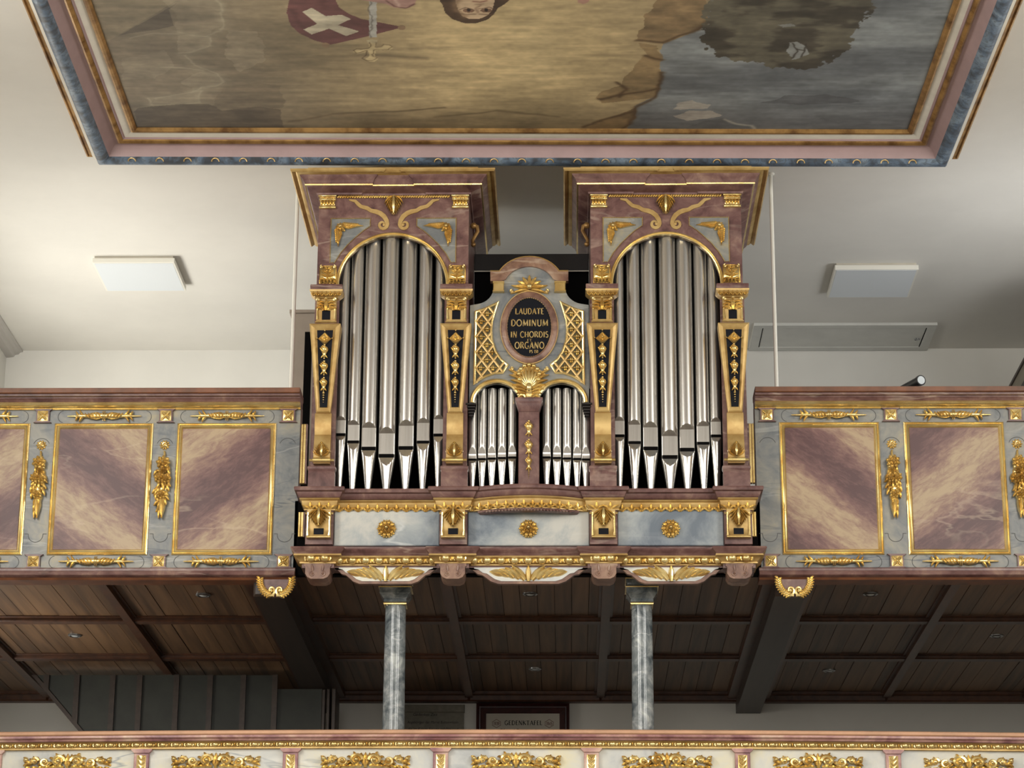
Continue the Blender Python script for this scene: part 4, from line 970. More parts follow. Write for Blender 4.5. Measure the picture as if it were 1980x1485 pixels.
# frieze decoration
m = MB()
for k in range(46):
    x = TX-.325+.65*k/45; m.lobe(x-.008, Z(382.5, YT), 48, .026, .014, .016, y=YT-.002)
m.build('gilt_rope', GOLD, tw)
for s in (-1, 1): put('gilt_block', M_BLK, (TX+s*.392, YT, Z(391, YT)), tw, (.1, .15, .082))
put('acanthus', M_ACAN, (TX, YT-.002, Z(399, YT)), tw, (.12, .22, .125))
for s in (-1, 1):
    sx = lambda px: TX+s*(px-757)*-KP
    pts_ = [(668, 386), (680, 388), (686, 394), (692, 399), (704, 402), (712, 407), (722, 409), (730, 412), (738, 418), (743, 426)]
    pts_ += [(735.5+(9.5-.5*k)*cos(radians(28*k)), 434+(9.5-.5*k)*sin(radians(28*k))) for k in range(14)]
    pp = [(sx(a), Z(b, YT)) for a, b in pts_]; wd = [.004, .009, .011, .011, .012, .012, .014, .014, .014, .013]+[.011-.0005*k for k in range(14)]
    m = MB(); v = []
    for i, (x, z) in enumerate(pp):
        a = pp[max(0, i-1)]; c = pp[min(len(pp)-1, i+1)]; dx, dz = c[0]-a[0], c[1]-a[1]; l = sqrt(dx*dx+dz*dz); nx, nz = -dz/l*wd[i], dx/l*wd[i]
        v += [(x-nx, YT, z-nz), (x-nx, YT-.008, z-nz), (x+nx, YT-.008, z+nz), (x+nx, YT, z+nz)]
    m.add(v, [(i*4+j, i*4+j+1, i*4+5+j, i*4+4+j) for i in range(len(pp)-1) for j in range(3)]); m.ball((pp[-1][0], YT-.006, pp[-1][1]), (.011, .008, .011), 8, 5); m.build('strapwork', GOLDM, tw, smooth=20)
    # spandrel panels
    def spx(px): return TX-s*(px-757)*KP*-1 if False else TX+s*(757-px)*KP
    zA_, zB2 = Z(422, YT), Z(507, YT)
    arcp = [(spx(711), Z(437, YT)), (spx(697), Z(446, YT)), (spx(683), Z(458, YT)), (spx(668), Z(472, YT)), (spx(654), Z(489, YT)), (spx(643), Z(507, YT))]
    poly = [(spx(634), zB2), (spx(634), zA_), (spx(711), zA_)]+arcp
    if s < 0: poly = poly[::-1]
    sp = MB().prism(poly, YT-.004, YT+.002).build('spandrel_panel', GREY, tw, smooth=0)
    m = MB(); cl = poly+[poly[0]]
    for p, q in zip(cl[:-1], cl[1:]):
        L = sqrt((q[0]-p[0])**2+(q[1]-p[1])**2); n = max(2, int(L/.0095))
        for i in range(n): u = i/n; m.ball((p[0]+(q[0]-p[0])*u, YT-.005, p[1]+(q[1]-p[1])*u), (.0045, .006, .0045), 5, 3)
    m.build('gilt_beads', GOLD, sp)
    put('corner_leaf', M_COR, (spx(643), YT-.004, Z(432, YT)), sp, (-s*.15, .16, .135))
# pilasters
def pilaster(b):
    top, bot = zcap, Z(938, -.17)
    pl = MB().box(b-.07, b+.07, YT-.012, YT+.03, bot, top, .003).build('pilaster', PLUM, tw, smooth=0)
    put('impost_leaf', M_IMP, (b, YT, Z(531, YT)), pl, (.1, .2, .112))
    sq = lambda r, y: [(b-r, YT+.03), (b-r, y), (b+r, y), (b+r, YT+.03)]
    za, zb2, zc2, zd, ze, zf_ = Z(552, -.2), Z(557.5, -.21), Z(573, -.19), Z(597, -.17), Z(620, -.17), Z(626, -.2)
    MB().sweep(sq(.06, -.165), [(-.05, za+.012), (.032, za+.012), (.034, za+.004), (.032, zb2), (-.05, zb2)], mapXY).build('abacus', PLUM, pl)
    MB().sweep(sq(.06, -.165), [(-.05, zb2), (.036, zb2+.002), (.036, zb2-.006), (.03, zb2-.014), (.012, zc2+.014), (.006, zc2+.008), (.008, zc2), (-.002, zc2-.004), (-.05, zc2-.004)], mapXY).build('gilt_capital', GOLDM, pl)
    for k in range(7): put('leaf', M_LB, (b-.075+.025*k, -.165-.026, (zb2+zc2)/2), pl, (.024, .04, .034), rot=(radians(24), 0, 0))
    MB().box(b-.058, b+.058, -.162, YT, ze, zc2, .004).build('neck_block', GOLDM, pl, smooth=0)
    put('capital_leaf', M_CAPL, (b, -.162, (zc2+zd)/2-.004), pl, (.118, .14, .086))
    MB().box(b-.024, b+.024, -.166, -.158, Z(617, -.165), Z(600, -.165), .001).build('dark_inset', INK, pl, smooth=0)
    m = MB().box(b-.062, b+.062, -.17, YT, ze-.008, ze+.002, .003)
    for s in (-1, 1): m.tube([(b+s*.05, -.164, zd+.01), (b+s*.052, -.166, zd-.012), (b+s*.05, -.164, ze+.012)], [.008, .005, .009], 6)
    m.build('gilt_neck_scrolls', GOLD, pl)
    MB().prism([(b-.058, ze), (b-.06, ze-.008), (b-.085, zf_), (b+.085, zf_), (b+.06, ze-.008), (b+.058, ze)], -.155, YT).build('shoulder', PLUM, pl, smooth=0)
    # tapering herm with a sunk dark panel
    ht, hb = zf_, Z(797, -.17); wt, wb = .09, .041; yt, yb = -.212, -.168
    it, ib = Z(637, -.205), Z(786, -.17); jt, jb = .046, .021
    lp_ = lambda z: (z-ht)/(hb-ht)
    yy = lambda z: yt+(yb-yt)*lp_(z)
    v = [(b-wt, yt, ht), (b+wt, yt, ht), (b+wb, yb, hb), (b-wb, yb, hb),                     # 0-3 outer front edge
         (b-wt+.01, yt-.006, ht-.01), (b+wt-.01, yt-.006, ht-.01), (b+wb-.007, yb-.006, hb+.006), (b-wb+.007, yb-.006, hb+.006),     # 4-7 raised rim
         (b-jt-.016, yy(it)-.001, it+.012), (b+jt+.016, yy(it)-.001, it+.012), (b+jb+.008, yy(ib)-.001, ib-.006), (b-jb-.008, yy(ib)-.001, ib-.006),  # 8-11 inner slope
         (b-jt, yy(it)+.01, it), (b+jt, yy(it)+.01, it), (b+jb, yy(ib)+.01, ib), (b-jb, yy(ib)+.01, ib),
         (b-wt, YT, ht), (b+wt, YT, ht), (b+wb, YT, hb), (b-wb, YT, hb)]
    f = []
    for a_ in (0, 4, 8):
        for j in range(4): f.append((a_+j, a_+(j+1) % 4, a_+4+(j+1) % 4, a_+4+j))
    for j in range(4): f.append((j, 16+j, 16+(j+1) % 4, (j+1) % 4))
    hm = MB().add(v, f).build('herm', GOLDM, pl, smooth=15)
    m = MB().add([(b-jt, yy(it)+.009, it), (b+jt, yy(it)+.009, it), (b+jb, yy(ib)+.009, ib), (b-jb, yy(ib)+.009, ib)], [(0, 1, 2, 3)])
    m.build('dark_panel', INK, pl, smooth=0)
    put('gilt_diamond', M_DIA, (b, yy(Z(653, -.2))+.004, Z(654, -.2)), pl, (.098, .16, .104))
    for py in (682, 713, 744): put('bell_drop', M_DROP, (b, yy(Z(py, -.2))+.004, Z(py, -.19)), pl, (.118 if py < 740 else .106, .13, .1))
    put('bead_tail', M_TAIL, (b, yy(Z(768, -.18))+.002, Z(768, -.18)), pl, (.09, .09, .07))
    # scrolled console foot
    zz = lambda p_: Z(p_, -.17)
    pf = [(YT, zz(797)), (-.158, zz(797)), (-.166, zz(806)), (-.166, zz(824)), (-.152, zz(838)), (-.162, zz(841)), (-.172, zz(852)), (-.188, zz(868)), (-.192, zz(878)), (-.184, zz(884)), (-.18, zz(896)), (YT, zz(896))]
    n = len(pf); MB().add([(b-.047, y, z) for y, z in pf]+[(b+.047, y, z) for y, z in pf], [tuple(range(n)), tuple(range(2*n-1, n-1, -1))]+[(i, i+n, (i+1) % n+n, (i+1) % n) for i in range(n)]).build('gilt_console', GOLDM, pl)
    put('acanthus', M_ACANU, (b, -.184, zz(871)), pl, (.11, .18, .082))
    MB().tube([(b-.05, -.178, zz(890)), (b+.05, -.178, zz(890))], .017, 10).tube([(b-.07, -.178, zz(890)), (b+.07, -.178, zz(890))], .008, 8).build('gilt_roll', GOLD, pl)
    sq2 = [(b-.07, YT), (b-.07, -.165), (b+.07, -.165), (b+.07, YT)]
    m = MB().sweep(sq2, [(-.06, zz(900)), (.004, zz(900)), (.01, zz(902)), (.01, zz(906)), (.004, zz(910)), (.006, zz(914)), (.006, zt), (-.06, zt)], mapXY); m.box(b-.06, b+.06, -.16, YT, zt, zz(899)); m.build('plinth', PLUM, pl, smooth=25)
for s in (-1, 1): pilaster(TX+s*PO)
tw2 = copy_tree(tw, TD, None, 'tall arched organ tower in plum marbling on the ceiling hatch side')
def side_scroll(parent, x, s):
    m = MB(); z = Z(450, .1)
    pts_ = [(x+s*.012, .1, z+.05), (x+s*.04, .1, z+.04), (x+s*.045, .1, z+.01), (x+s*.03, .1, z-.02), (x+s*.015, .1, z-.05), (x+s*.018, .1, z-.075)]
    m.tube(pts_, [.016, .013, .012, .011, .01, .012], 8); m.ball((x+s*.02, .1, z+.045), .02, 8, 6); m.ball((x+s*.02, .1, z-.075), .016, 8, 6); m.build('side_scroll', GOLDW, parent)
side_scroll(tw, TX+hwc, 1); side_scroll(tw2, TX+TD-hwc, -1)

# ------------------------------------------------------------------ organ: middle field
YM = -.105
mf = thing('organ_center_case', (0, YM, zt-.008), 'low middle organ field with scrolled grey top and oval inscription', 'organ case')
mx_ = lambda px: (px-1022)*KP
mz = lambda py: Z(py, YM)
def arcpts(xc, zc, rx, rz, a0, a1, n): return [(xc+rx*cos(radians(a0+(a1-a0)*i/n)), zc+rz*sin(radians(a0+(a1-a0)*i/n))) for i in range(n+1)]
hwm = mx_(1138)-.002
aL = arcpts(mx_(960), mz(779), mx_(1022+43.5), mz(741)-mz(779), 180, 0, 18)
zsp = mz(779)
half = []     # right half of the outline from top centre down to the springing of the right arch
for (x, z) in arcpts(0, mz(552), mx_(1022+58), mz(512)-mz(552), 90, 20, 8): half.append((x, z))
half += [(mx_(1091), mz(540)), (mx_(1092), mz(556))]
half += arcpts(mx_(1128), mz(556), mx_(1022+36), mz(556)-mz(588), 180, 262, 8)
half += [(hwm, mz(590)), (hwm, mz(797))]
right = half+[(mx_(1128), mz(797)), (mx_(1128), zsp)]+[(-x, z) for x, z in aL]+[(mx_(1040), mz(779))]
outline = right+[(-x, z) for x, z in right[::-1]][:-1]
outline = [p for i, p in enumerate(outline) if i == 0 or (abs(p[0]-outline[i-1][0])+abs(p[1]-outline[i-1][1])) > 1e-5]
MB().prism(outline[::-1], YM, YM+.03).build('scrolled_board', GREY, mf, smooth=25)
for s in (-1, 1):
    MB().sweep([(s*x, z) for x, z in (aL if s > 0 else aL)] if s > 0 else [(-x, z) for x, z in aL[::-1]], [(.0, -.02), (0, .012), (-.008, .016), (-.014, .01), (-.02, .014), (-.026, .008), (-.026, 0)], xz(YM)).build('arch_trim', GOLD, mf)
# arched top cornice with side ears
tp = [(mx_(946), mz(541)), (mx_(966), mz(541))]+arcpts(0, mz(556), mx_(1022+54), mz(513)-mz(556), 156, 24, 16)+[(mx_(1078), mz(541)), (mx_(1098), mz(541))]
MB().sweep(tp, [(-.036, -.03), (-.036, .05), (-.03, .054), (-.022, .046), (-.012, .034), (-.0, .022), (.012, .014), (.012, -.03)], xz(YM)).build('top_cornice', ROSY, mf)
MB().sweep([(x, z+.0) for x, z in tp], [(-.04, .0), (-.04, .052), (-.034, .056), (-.032, .05)], xz(YM), cap=False).build('gilt_edge', GOLDM, mf)
for s in (-1, 1):
    m = MB().box(s*mx_(1082)-.031, s*mx_(1082)+.031, YM-.03, YM, mz(566), mz(548), .004).box(s*mx_(1082)-.034, s*mx_(1082)+.034, YM-.036, YM, mz(551), mz(547), .003).box(s*mx_(1082)-.034, s*mx_(1082)+.034, YM-.034, YM, mz(567), mz(564.5), .002); m.build('gilt_ear_block', GOLD, mf, smooth=0)
put('palmette', M_PALM, (0, YM, mz(550)), mf, (.168, .17, .15))
# oval tablet
oc = mz(634); ell = lambda rx, rz, n=48: [(rx*cos(2*pi*i/n), oc+rz*sin(2*pi*i/n)) for i in range(n)]
rzs = 1.08
ov = MB().sweep(ell(.132, .172*rzs), [(0.034, 0), (.034, .012), (.024, .02), (.006, .022), (-.004, .014), (-.004, 0)], xz(YM), closed=True).build('oval_frame', ROSY, mf)
MB().sweep(ell(.166, .206*rzs), [(-.002, 0), (-.002, .012), (.003, .012), (.004, 0)], xz(YM), closed=True).build('gilt_line', GOLDM, ov)
MB().prism(ell(.131, .171*rzs)[::-1], YM-.006, YM-.001).build('inscription_ground', INK, ov, smooth=0)
m = MB()
for i in range(64):
    a = 2*pi*i/64; m.ball((.13*cos(a), YM-.01, oc+.17*rzs*sin(a)), (.0055, .006, .0055), 6, 4)
m.build('gilt_beads', GOLD, ov)
# roman capitals, drawn as strokes (thick uprights, thin bars)
def arcg(cx, cz, rx, rz, a0, a1, n=12): return [(cx+rx*cos(radians(a0+(a1-a0)*i/n)), cz+rz*sin(radians(a0+(a1-a0)*i/n))) for i in range(n+1)]
K, T_ = .15, .075
def serif(x, z, w=.14): return ([(x-w, z), (x+w, z)], .055)
GL = {
 'I': (.34, [([(.17, 0), (.17, 1)], K), serif(.17, .03), serif(.17, .97)]),
 'L': (.62, [([(.15, 0), (.15, 1)], K), ([(.1, .03), (.55, .03)], T_), ([(.55, 0), (.57, .14)], .05), serif(.15, .97)]),
 'A': (.82, [([(.06, 0), (.42, 1)], T_), ([(.4, 1), (.76, 0)], K), ([(.2, .34), (.62, .34)], T_), serif(.06, .03, .1), serif(.76, .03, .1)]),
 'U': (.78, [([(.12, 1), (.12, .3)]+arcg(.39, .3, .27, .28, 180, 360, 10)+[(.66, 1)], .11), serif(.12, .97), serif(.66, .97)]),
 'D': (.84, [([(.14, 0), (.14, 1)], K), ([(.14, .97), (.36, .97)]+arcg(.36, .5, .38, .47, 90, -90, 14)+[(.14, .03)], .1), serif(.1, .03, .08), serif(.1, .97, .08)]),
 'T': (.72, [([(.36, 0), (.36, 1)], K), ([(.04, .96), (.68, .96)], T_), ([(.04, .98), (.03, .82)], .05), ([(.68, .98), (.69, .82)], .05), serif(.36, .03)]),
 'E': (.62, [([(.15, 0), (.15, 1)], K), ([(.1, .97), (.53, .97)], T_), ([(.15, .52), (.44, .52)], T_), ([(.1, .03), (.55, .03)], T_)]),
 'F': (.58, [([(.15, 0), (.15, 1)], K), ([(.1, .97), (.53, .97)], T_), ([(.15, .52), (.44, .52)], T_), serif(.15, .03)]),
 'O': (.94, [(arcg(.47, .5, .4, .48, 0, 360, 24), .115)]),
 'M': (1.0, [([(.12, 0), (.16, 1)], T_), ([(.16, 1), (.5, .1)], K), ([(.5, .1), (.84, 1)], T_), ([(.84, 1), (.88, 0)], K), serif(.12, .03, .1), serif(.88, .03, .1)]),
 'N': (.88, [([(.12, 0), (.12, 1)], T_), ([(.12, 1), (.74, 0)], K), ([(.74, 0), (.74, 1)], T_), serif(.12, .03, .1), serif(.74, .97, .1)]),
 'C': (.8, [(arcg(.46, .5, .38, .48, 48, 312, 18), .11), ([(.71, .72), (.73, .94)], .05)]),
 'H': (.84, [([(.14, 0), (.14, 1)], K), ([(.7, 0), (.7, 1)], K), ([(.14, .5), (.7, .5)], T_), serif(.14, .03, .12), serif(.14, .97, .12), serif(.7, .03, .12), serif(.7, .97, .12)]),
 'R': (.76, [([(.14, 0), (.14, 1)], K), ([(.14, .97), (.36, .97)]+arcg(.36, .73, .24, .24, 90, -90, 10)+[(.14, .49)], .1), ([(.38, .49), (.72, .02)], .13), serif(.14, .03, .12)]),
 'S': (.58, [(arcg(.29, .74, .2, .22, 40, 270, 10)+arcg(.29, .27, .22, .25, 90, -140, 10), .11)]),
 'G': (.86, [(arcg(.46, .5, .38, .48, 48, 330, 18), .11), ([(.74, .06), (.74, .44)], K), ([(.58, .43), (.86, .43)], T_)]),
 'K': (.78, [([(.14, 0), (.14, 1)], K), ([(.66, .98), (.16, .46)], T_), ([(.3, .58), (.72, .02)], K), serif(.14, .03, .12), serif(.14, .97, .12)]),
 'P': (.66, [([(.14, 0), (.14, 1)], K), ([(.14, .97), (.36, .97)]+arcg(.36, .72, .24, .25, 90, -90, 10)+[(.14, .47)], .1), serif(.14, .03, .12)]),
 '1': (.36, [([(.06, .78), (.2, .98), (.2, 0)], .13)]),
 '9': (.6, [(arcg(.3, .68, .22, .28, 0, 360, 16), .11), ([(.52, .68), (.46, .3), (.2, .02)], .11)]),
 '3': (.56, [(arcg(.26, .74, .2, .22, 150, -90, 10)+arcg(.26, .27, .24, .25, 90, -150, 10), .11)]),
 '4': (.6, [([(.42, 0), (.42, 1), (.06, .32), (.58, .32)], .1)]),
 '5': (.56, [([(.5, .96), (.16, .96), (.13, .56)]+arcg(.26, .32, .25, .3, 90, -140, 12), .11)]),
 '0': (.6, [(arcg(.3, .5, .22, .46, 0, 360, 18), .11)]),
 ' ': (.4, []),
}
def lettering(mb, txt, xc, z0, width, height, Y, rise=.0025, gap=.1):
    tot = sum(GL[c][0]+gap for c in txt)-gap; k = width/tot; x = xc-width/2
    for c in txt:
        for pth, wd in GL[c][1]:
            mb.sweep([(x+p[0]*k, z0+p[1]*height) for p in pth], [(-wd*height*.62, 0), (-wd*height*.62, rise), (wd*height*.62, rise), (wd*height*.62, 0)], xz(Y))
        x += (GL[c][0]+gap)*k
    return mb
for txt, py, wpx, hpx in (('LAUDATE', 608.5, 56, 12), ('DOMINUM', 631.5, 72, 13), ('IN CHORDIS', 653.5, 73, 12), ('ET', 661, 9, 5), ('ORGANO', 675, 57, 13), ('PS 150', 683.5, 17, 6)):
    lettering(MB(), txt, mx_(1022.5 if txt != 'PS 150' else 1031), mz(py), wpx*KP, hpx*KP*1.04, YM-.006).build('inscription_line', GOLD, ov, label='gilt word '+txt, smooth=0)
# lattice fields
def pin(x, z, poly):
    r = False; j = len(poly)-1
    for i in range(len(poly)):
        if (poly[i][1] > z) != (poly[j][1] > z) and x < (poly[j][0]-poly[i][0])*(z-poly[i][1])/(poly[j][1]-poly[i][1])+poly[i][0]: r = not r
        j = i
    return r
latL = [(917, 603), (935, 597), (961, 585), (955, 604), (950, 622), (949, 641), (951, 660), (958, 680), (968, 695), (981, 706), (971, 722), (955, 723), (940, 728), (927, 735), (916, 743)]
fm = MB()
for a in range(4): fm.lobe(0, 0, 90*a, .5 if a % 2 == 0 else .42, .2, .2)
fm.ball((0, -.2, 0), .13, 7, 5); FLW = fm.mesh('lattice_flower', GOLD, 50, centre=False)[0]
for s in (-1, 1):
    pl = [(s*-mx_(a), mz(b)) for a, b in latL]
    if s > 0: pl = pl[::-1]
    pl = [(x, z) for x, z in pl]
    lt = MB().prism(pl, YM-.003, YM+.001).build('lattice_ground', OLIVE, mf, smooth=0)
    area2 = sum(pl[i][0]*pl[(i+1) % len(pl)][1]-pl[(i+1) % len(pl)][0]*pl[i][1] for i in range(len(pl)))
    pccw = pl if area2 > 0 else pl[::-1]
    MB().sweep(pccw, [(.004, 0), (.004, .01), (-.002, .013), (-.009, .009), (-.009, 0)], xz(YM), closed=True).build('gilt_border', GOLD, lt)
    P_, SL = .095, 1.36; x0 = 0; zlo = mz(742)
    for dr in (1, -1):
        for k in range(-14, 18):
            run = []
            for i in range(200):
                x = min(p[0] for p in pl)+i*.003; z = zlo+k*P_+dr*(abs(x)-.31)*SL
                if pin(x, z, pl): run.append((x, z))
                else:
                    if len(run) > 4: MB().sweep([run[0], run[-1]], [(-.0065, 0), (-.0065, .007), (0, .01), (.0065, .007), (.0065, 0)], xz(YM-.003)).build('lattice_bar', GOLDM, lt)
                    run = []
    for i in range(-14, 18):
        for j in range(-14, 18):
            x = math.copysign(.31+(j-i)*P_/(2*SL), pl[0][0]); z = zlo+(i+j+1)*P_/2
            if all(pin(x+e*.013, z+g_*.016, pl) for e in (-1, 1) for g_ in (-1, 1)): put('lattice_flower', FLW, (x, YM-.003, z), lt, (.046, .06, .05))
put('shell', M_SHELL, (0, YM-.004, mz(738)), mf, (.215, .22, .23))
# middle post, corbels
MB().box(-mx_(1042), mx_(1042), YM-.02, YM+.02, zt, mz(797), .004).build('middle_post', PLUM, mf, smooth=0)
MB().sweep([(-.05, YM+.05), (-.05, YM-.02), (.05, YM-.02), (.05, YM+.05)], [(-.04, mz(773)), (.028, mz(773)), (.03, mz(777)), (.022, mz(782)), (.02, mz(785)), (.012, mz(793)), (.004, mz(798)), (-.04, mz(798))], mapXY).build('post_capital', PLUM, mf)
for py, w_ in ((833, .125), (869, .12)): put('bell_drop', M_DROP, (0, YM-.02, mz(py)), mf, (w_, .1, .11))
put('bell_drop', M_DROP, (0, YM-.02, mz(900)), mf, (.095, .11, .105)); put('bead_tail', M_TAIL, (0, YM-.02, mz(919)), mf, (.085, .09, .055))
for s in (-1, 1):
    m = MB()
    for k in range(5): x = s*(mx_(1133)); z = mz(782+5*k); w_ = .03-.004*k; m.box(x-w_, x+w_, YM-.035+.006*k, YM+.02, z-.012, z, .003)
    m.build('corbel', DARKP, mf, smooth=0)
MB().box(-hwm, hwm, .3, .32, zt-.006, mz(560)).build('back_board', BLACK, mf, smooth=0)

mf.location.x += OX
# dark screen joining the two towers behind
sc_ = thing('organ_rear_screen', (0, .75, zt), 'dark board screen joining both organ towers above the oval field', 'screen')
MB().box(OX-.355, OX+.355, .74, .77, zt, Z(526, .75)).build('black_boards', BLACK, sc_, smooth=0)
MB().box(OX-.355, OX+.355, .70, .77, Z(526, .72), Z(493, .72), .004).build('top_rail', DARKP, sc_, smooth=0)
MB().box(OX-.355, OX+.355, .695, .70, Z(526, .72)-.006, Z(526, .72)).build('light_edge', CREAM, sc_, smooth=0)

# ------------------------------------------------------------------ organ pipes
def pipe(px, r, py_top, py_slot, py_low, ztop, Y, pyref, label, group, point=False, slot=5.5):
    x = X(px, pyref, Y); z0 = zt-.006
    zu = Z(py_top, Y-r*.6); zs1 = Z(py_slot, Y-r*.6); zs0 = Z(py_slot+slot, Y-r*.6); zl_ = Z(py_low, Y-r*.6)
    t = thing('organ_pipe', (x, Y, z0), label, 'organ pipe', group)
    n = 44; c = .45
    ramp_ = max(.02, min(zu-zs1-.01, r*(.62 if not point else 1.7)))
    # body: flattened above the mouth
    zs = [zs1, zs1+.5*(zu-ramp_-zs1)]+[zu-ramp_+ramp_*i/10 for i in range(11)]+[zu+.02, (zu+ztop)/2, ztop]
    v = []; f = []
    def ring(z, rr, lim):
        for j in range(n):
            a = 2*pi*j/n; yy = rr*sin(a); v.append((x+rr*cos(a), Y+max(yy, -lim), z))
    for z in zs: ring(z, r, r*(c if z <= zu-ramp_ else (c+(1-c)*(1-(1-min(1, (z-zu+ramp_)/ramp_))**1.0))))
    k = len(zs); f = [(i*n+j, i*n+(j+1) % n, i*n+n+(j+1) % n, i*n+n+j) for i in range(k-1) for j in range(n)]+[tuple(range(n))[::-1], tuple(range((k-1)*n, k*n))]
    MB().add(v, f).build('pipe_body', TIN, t, smooth=22)
    # foot: cone, flattened at the lower lip
    v = []; rt = .012 if not point else .009; Lf = zs0-z0; hl = zs0-zl_
    zs = [zs0-hl*1.15*i/8 for i in range(9)]+[zl_-(zl_-z0)*q for q in (.3, .6)]+[z0+.004, z0]
    for z in zs:
        u = (zs0-z)/Lf; rr = r+(rt-r)*min(1, u*1.0); q = (zs0-z)/hl
        ring(z, rr, r*c+(r*.42)*q if q < 1.3 else rr)
    k = len(zs); f = [(i*n+j, i*n+(j+1) % n, i*n+n+(j+1) % n, i*n+n+j) for i in range(k-1) for j in range(n)]+[tuple(range(n))[::-1], tuple(range((k-1)*n, k*n))]
    MB().add(v, f).build('pipe_foot', TINB, t, smooth=22)
    hw_ = r*sqrt(1-c*c)
    MB().box(x-hw_*.96, x+hw_*.96, Y-r*c-.0006, Y+.01, zs0-.001, zs1+.001).build('mouth', BLACK, t, smooth=0)
    m = MB()
    v = []
    for z in (zs0, zs1):
        for j in range(17):
            a = radians(-30+240*j/16); v.append((x+r*cos(a)*.995, Y+r*sin(a)*.995, z))
    MB().add(v, [(j, j+1, j+18, j+17) for j in range(16)]).build('mouth_back', TIN, t)
    return t
D1 = [(657.5, 22, 805, 837, 850), (683, 25, 813, 851, 868), (713, 30, 817, 863, 883), (748, 33, 827, 877, 901), (785, 31, 813, 862, 883), (818, 26.5, 809, 851.5, 869.5), (848, 22, 803, 838, 854)]
D2 = [(1197.6, 22, 807, 840, 853), (1227, 26.5, 813, 853, 869), (1258, 30.5, 817, 863.5, 884), (1295, 33, 833, 880, 902), (1328.5, 31, 821, 866, 884), (1360, 26.5, 816, 854.5, 869), (1385, 22, 809, 840.5, 854)]
words = ['tallest-mouthed middle pipe', 'first pipe beside the middle one', 'second pipe beside the middle one', 'outermost pipe']
for D, tower, inner, outer in ((D1, 'tower before beige box', 'toward the oval', 'away from the oval'), (D2, 'tower near ceiling hatch', 'toward the oval', 'away from the oval')):
    for i, (px, d, a, b_, c_) in enumerate(D):
        k = abs(i-3); side = '' if k == 0 else (' '+(outer if ((i < 3) == (D is D1)) else inner))
        lab = ('large silver middle pipe in ' if k == 0 else 'large silver '+['', 'pipe nearest the middle one', 'pipe second from the middle', 'outermost pipe'][k]+side+', ')+tower
        lab = lab.replace('on the ', '').replace(' side in', '-side in') if False else lab
        pipe(px, d*KP/2, a, b_, c_, zap+.06, -.03-(.012 if k == 0 else 0), 870, lab, 'large organ pipes in the towers', slot=6.5 if k < 2 else 5)
E1 = [913.5, 932, 951, 970.5, 990.5]; E2 = [1057, 1077, 1096.5, 1116, 1133]
nth = ['innermost', 'second', 'third', 'fourth', 'outermost']
for E, tower in ((E1, 'beige box'), (E2, 'ceiling hatch')):
    for i, px in enumerate(E):
        k = (4-i) if E is E1 else i
        pipe(px, 17.2*KP/2, 861+.8*k, 882.5+1.0*k, 892+.8*k, mz(745), -.03, 890, 'small silver pipe, %s from the middle post, in the arch toward the %s' % (nth[k], tower), 'small organ pipes in the middle field', point=True, slot=3.6)

# ------------------------------------------------------------------ things on the upper gallery
yb_ = 1.25
bx0 = X(561, 680, yb_); zt_ = Z(604, yb_)
ob = thing('organ_rear_box', (bx0+.2, yb_+.3, ZS+.22), 'tall beige box behind the organ tower with a black slot', 'organ box')
MB().box(bx0, bx0+.36, yb_, yb_+.75, ZS+.22, zt_, .006).build('box_body', BOXP, ob, smooth=0)
MB().box(bx0-.012, bx0+.372, yb_-.012, yb_+.762, zt_, zt_+.02, .004).build('box_lid', BOXP, ob, smooth=0)
MB().box(X(588, 700, yb_), X(602, 700, yb_), yb_-.004, yb_+.002, ZS+.3, Z(641, yb_)).build('slot', BLACK, ob, smooth=0)
for (p0, p1, lb) in (((575.5, 375), (563, 756), 'thin cream vertical rod beside the beige organ box'), ((1489, 345), (1503, 752), 'thin cream vertical rod in front of the ceiling hatch')):
    yr = .3; a = at(p0[0], p0[1], yr); b = at(p1[0], p1[1], yr); x = (a.x+b.x)/2
    if p0[0] < 700: x = min(x, TX-hwc-.176)
    else: x = max(x, TX+TD+hwc+.176)
    t = thing('hanging_rod', (x, yr, ZS+.22), lb, 'rod', 'rods beside the organ')
    MB().lathe([(.0115, ZS+.22), (.0115, ZC)], x, yr, 14).build('rod', WHITE, t)
    MB().lathe([(.02, ZC-.012), (.024, ZC-.004), (.024, ZC)], x, yr, 14).build('ceiling_rose', WHITE, t)
    MB().lathe([(.024, ZS+.22), (.024, ZS+.226), (.014, ZS+.24)], x, yr, 14).build('foot_plate', WHITE, t)
# flat ceiling lamps
for (x0, x1, y0, y1, lb) in ((-2.943, -2.392, 1.79, 2.34, 'square white flat ceiling lamp on the staircase side of the organ'), (2.028, 2.588, 1.96, 2.51, 'square white flat ceiling lamp beside the ceiling hatch')):
    t = thing('ceiling_lamp', ((x0+x1)/2, (y0+y1)/2, ZC-.05), lb, 'lamp', 'flat ceiling lamps')
    xs_ = (ZC-.05-1.6)/(ZC-1.6); cx = lambda x: CAM.x+(x-CAM.x)*xs_; cy = lambda y: CAM.y+(y-CAM.y)*xs_
    a, b, c, d = cx(x0), cx(x1), cy(y0), cy(y1)
    MB().box(a+.012, b-.012, c+.012, d-.012, ZC-.016, ZC).build('mounting_plate', CREAM, t, smooth=0)
    MB().box(a, b, c, d, ZC-.05, ZC-.016, .003).build('lamp_body', WHITE, t, smooth=0)
    MB().box(a+.012, b-.012, c+.012, d-.012, ZC-.0515, ZC-.049).build('diffuser', LAMPW, t, smooth=0)
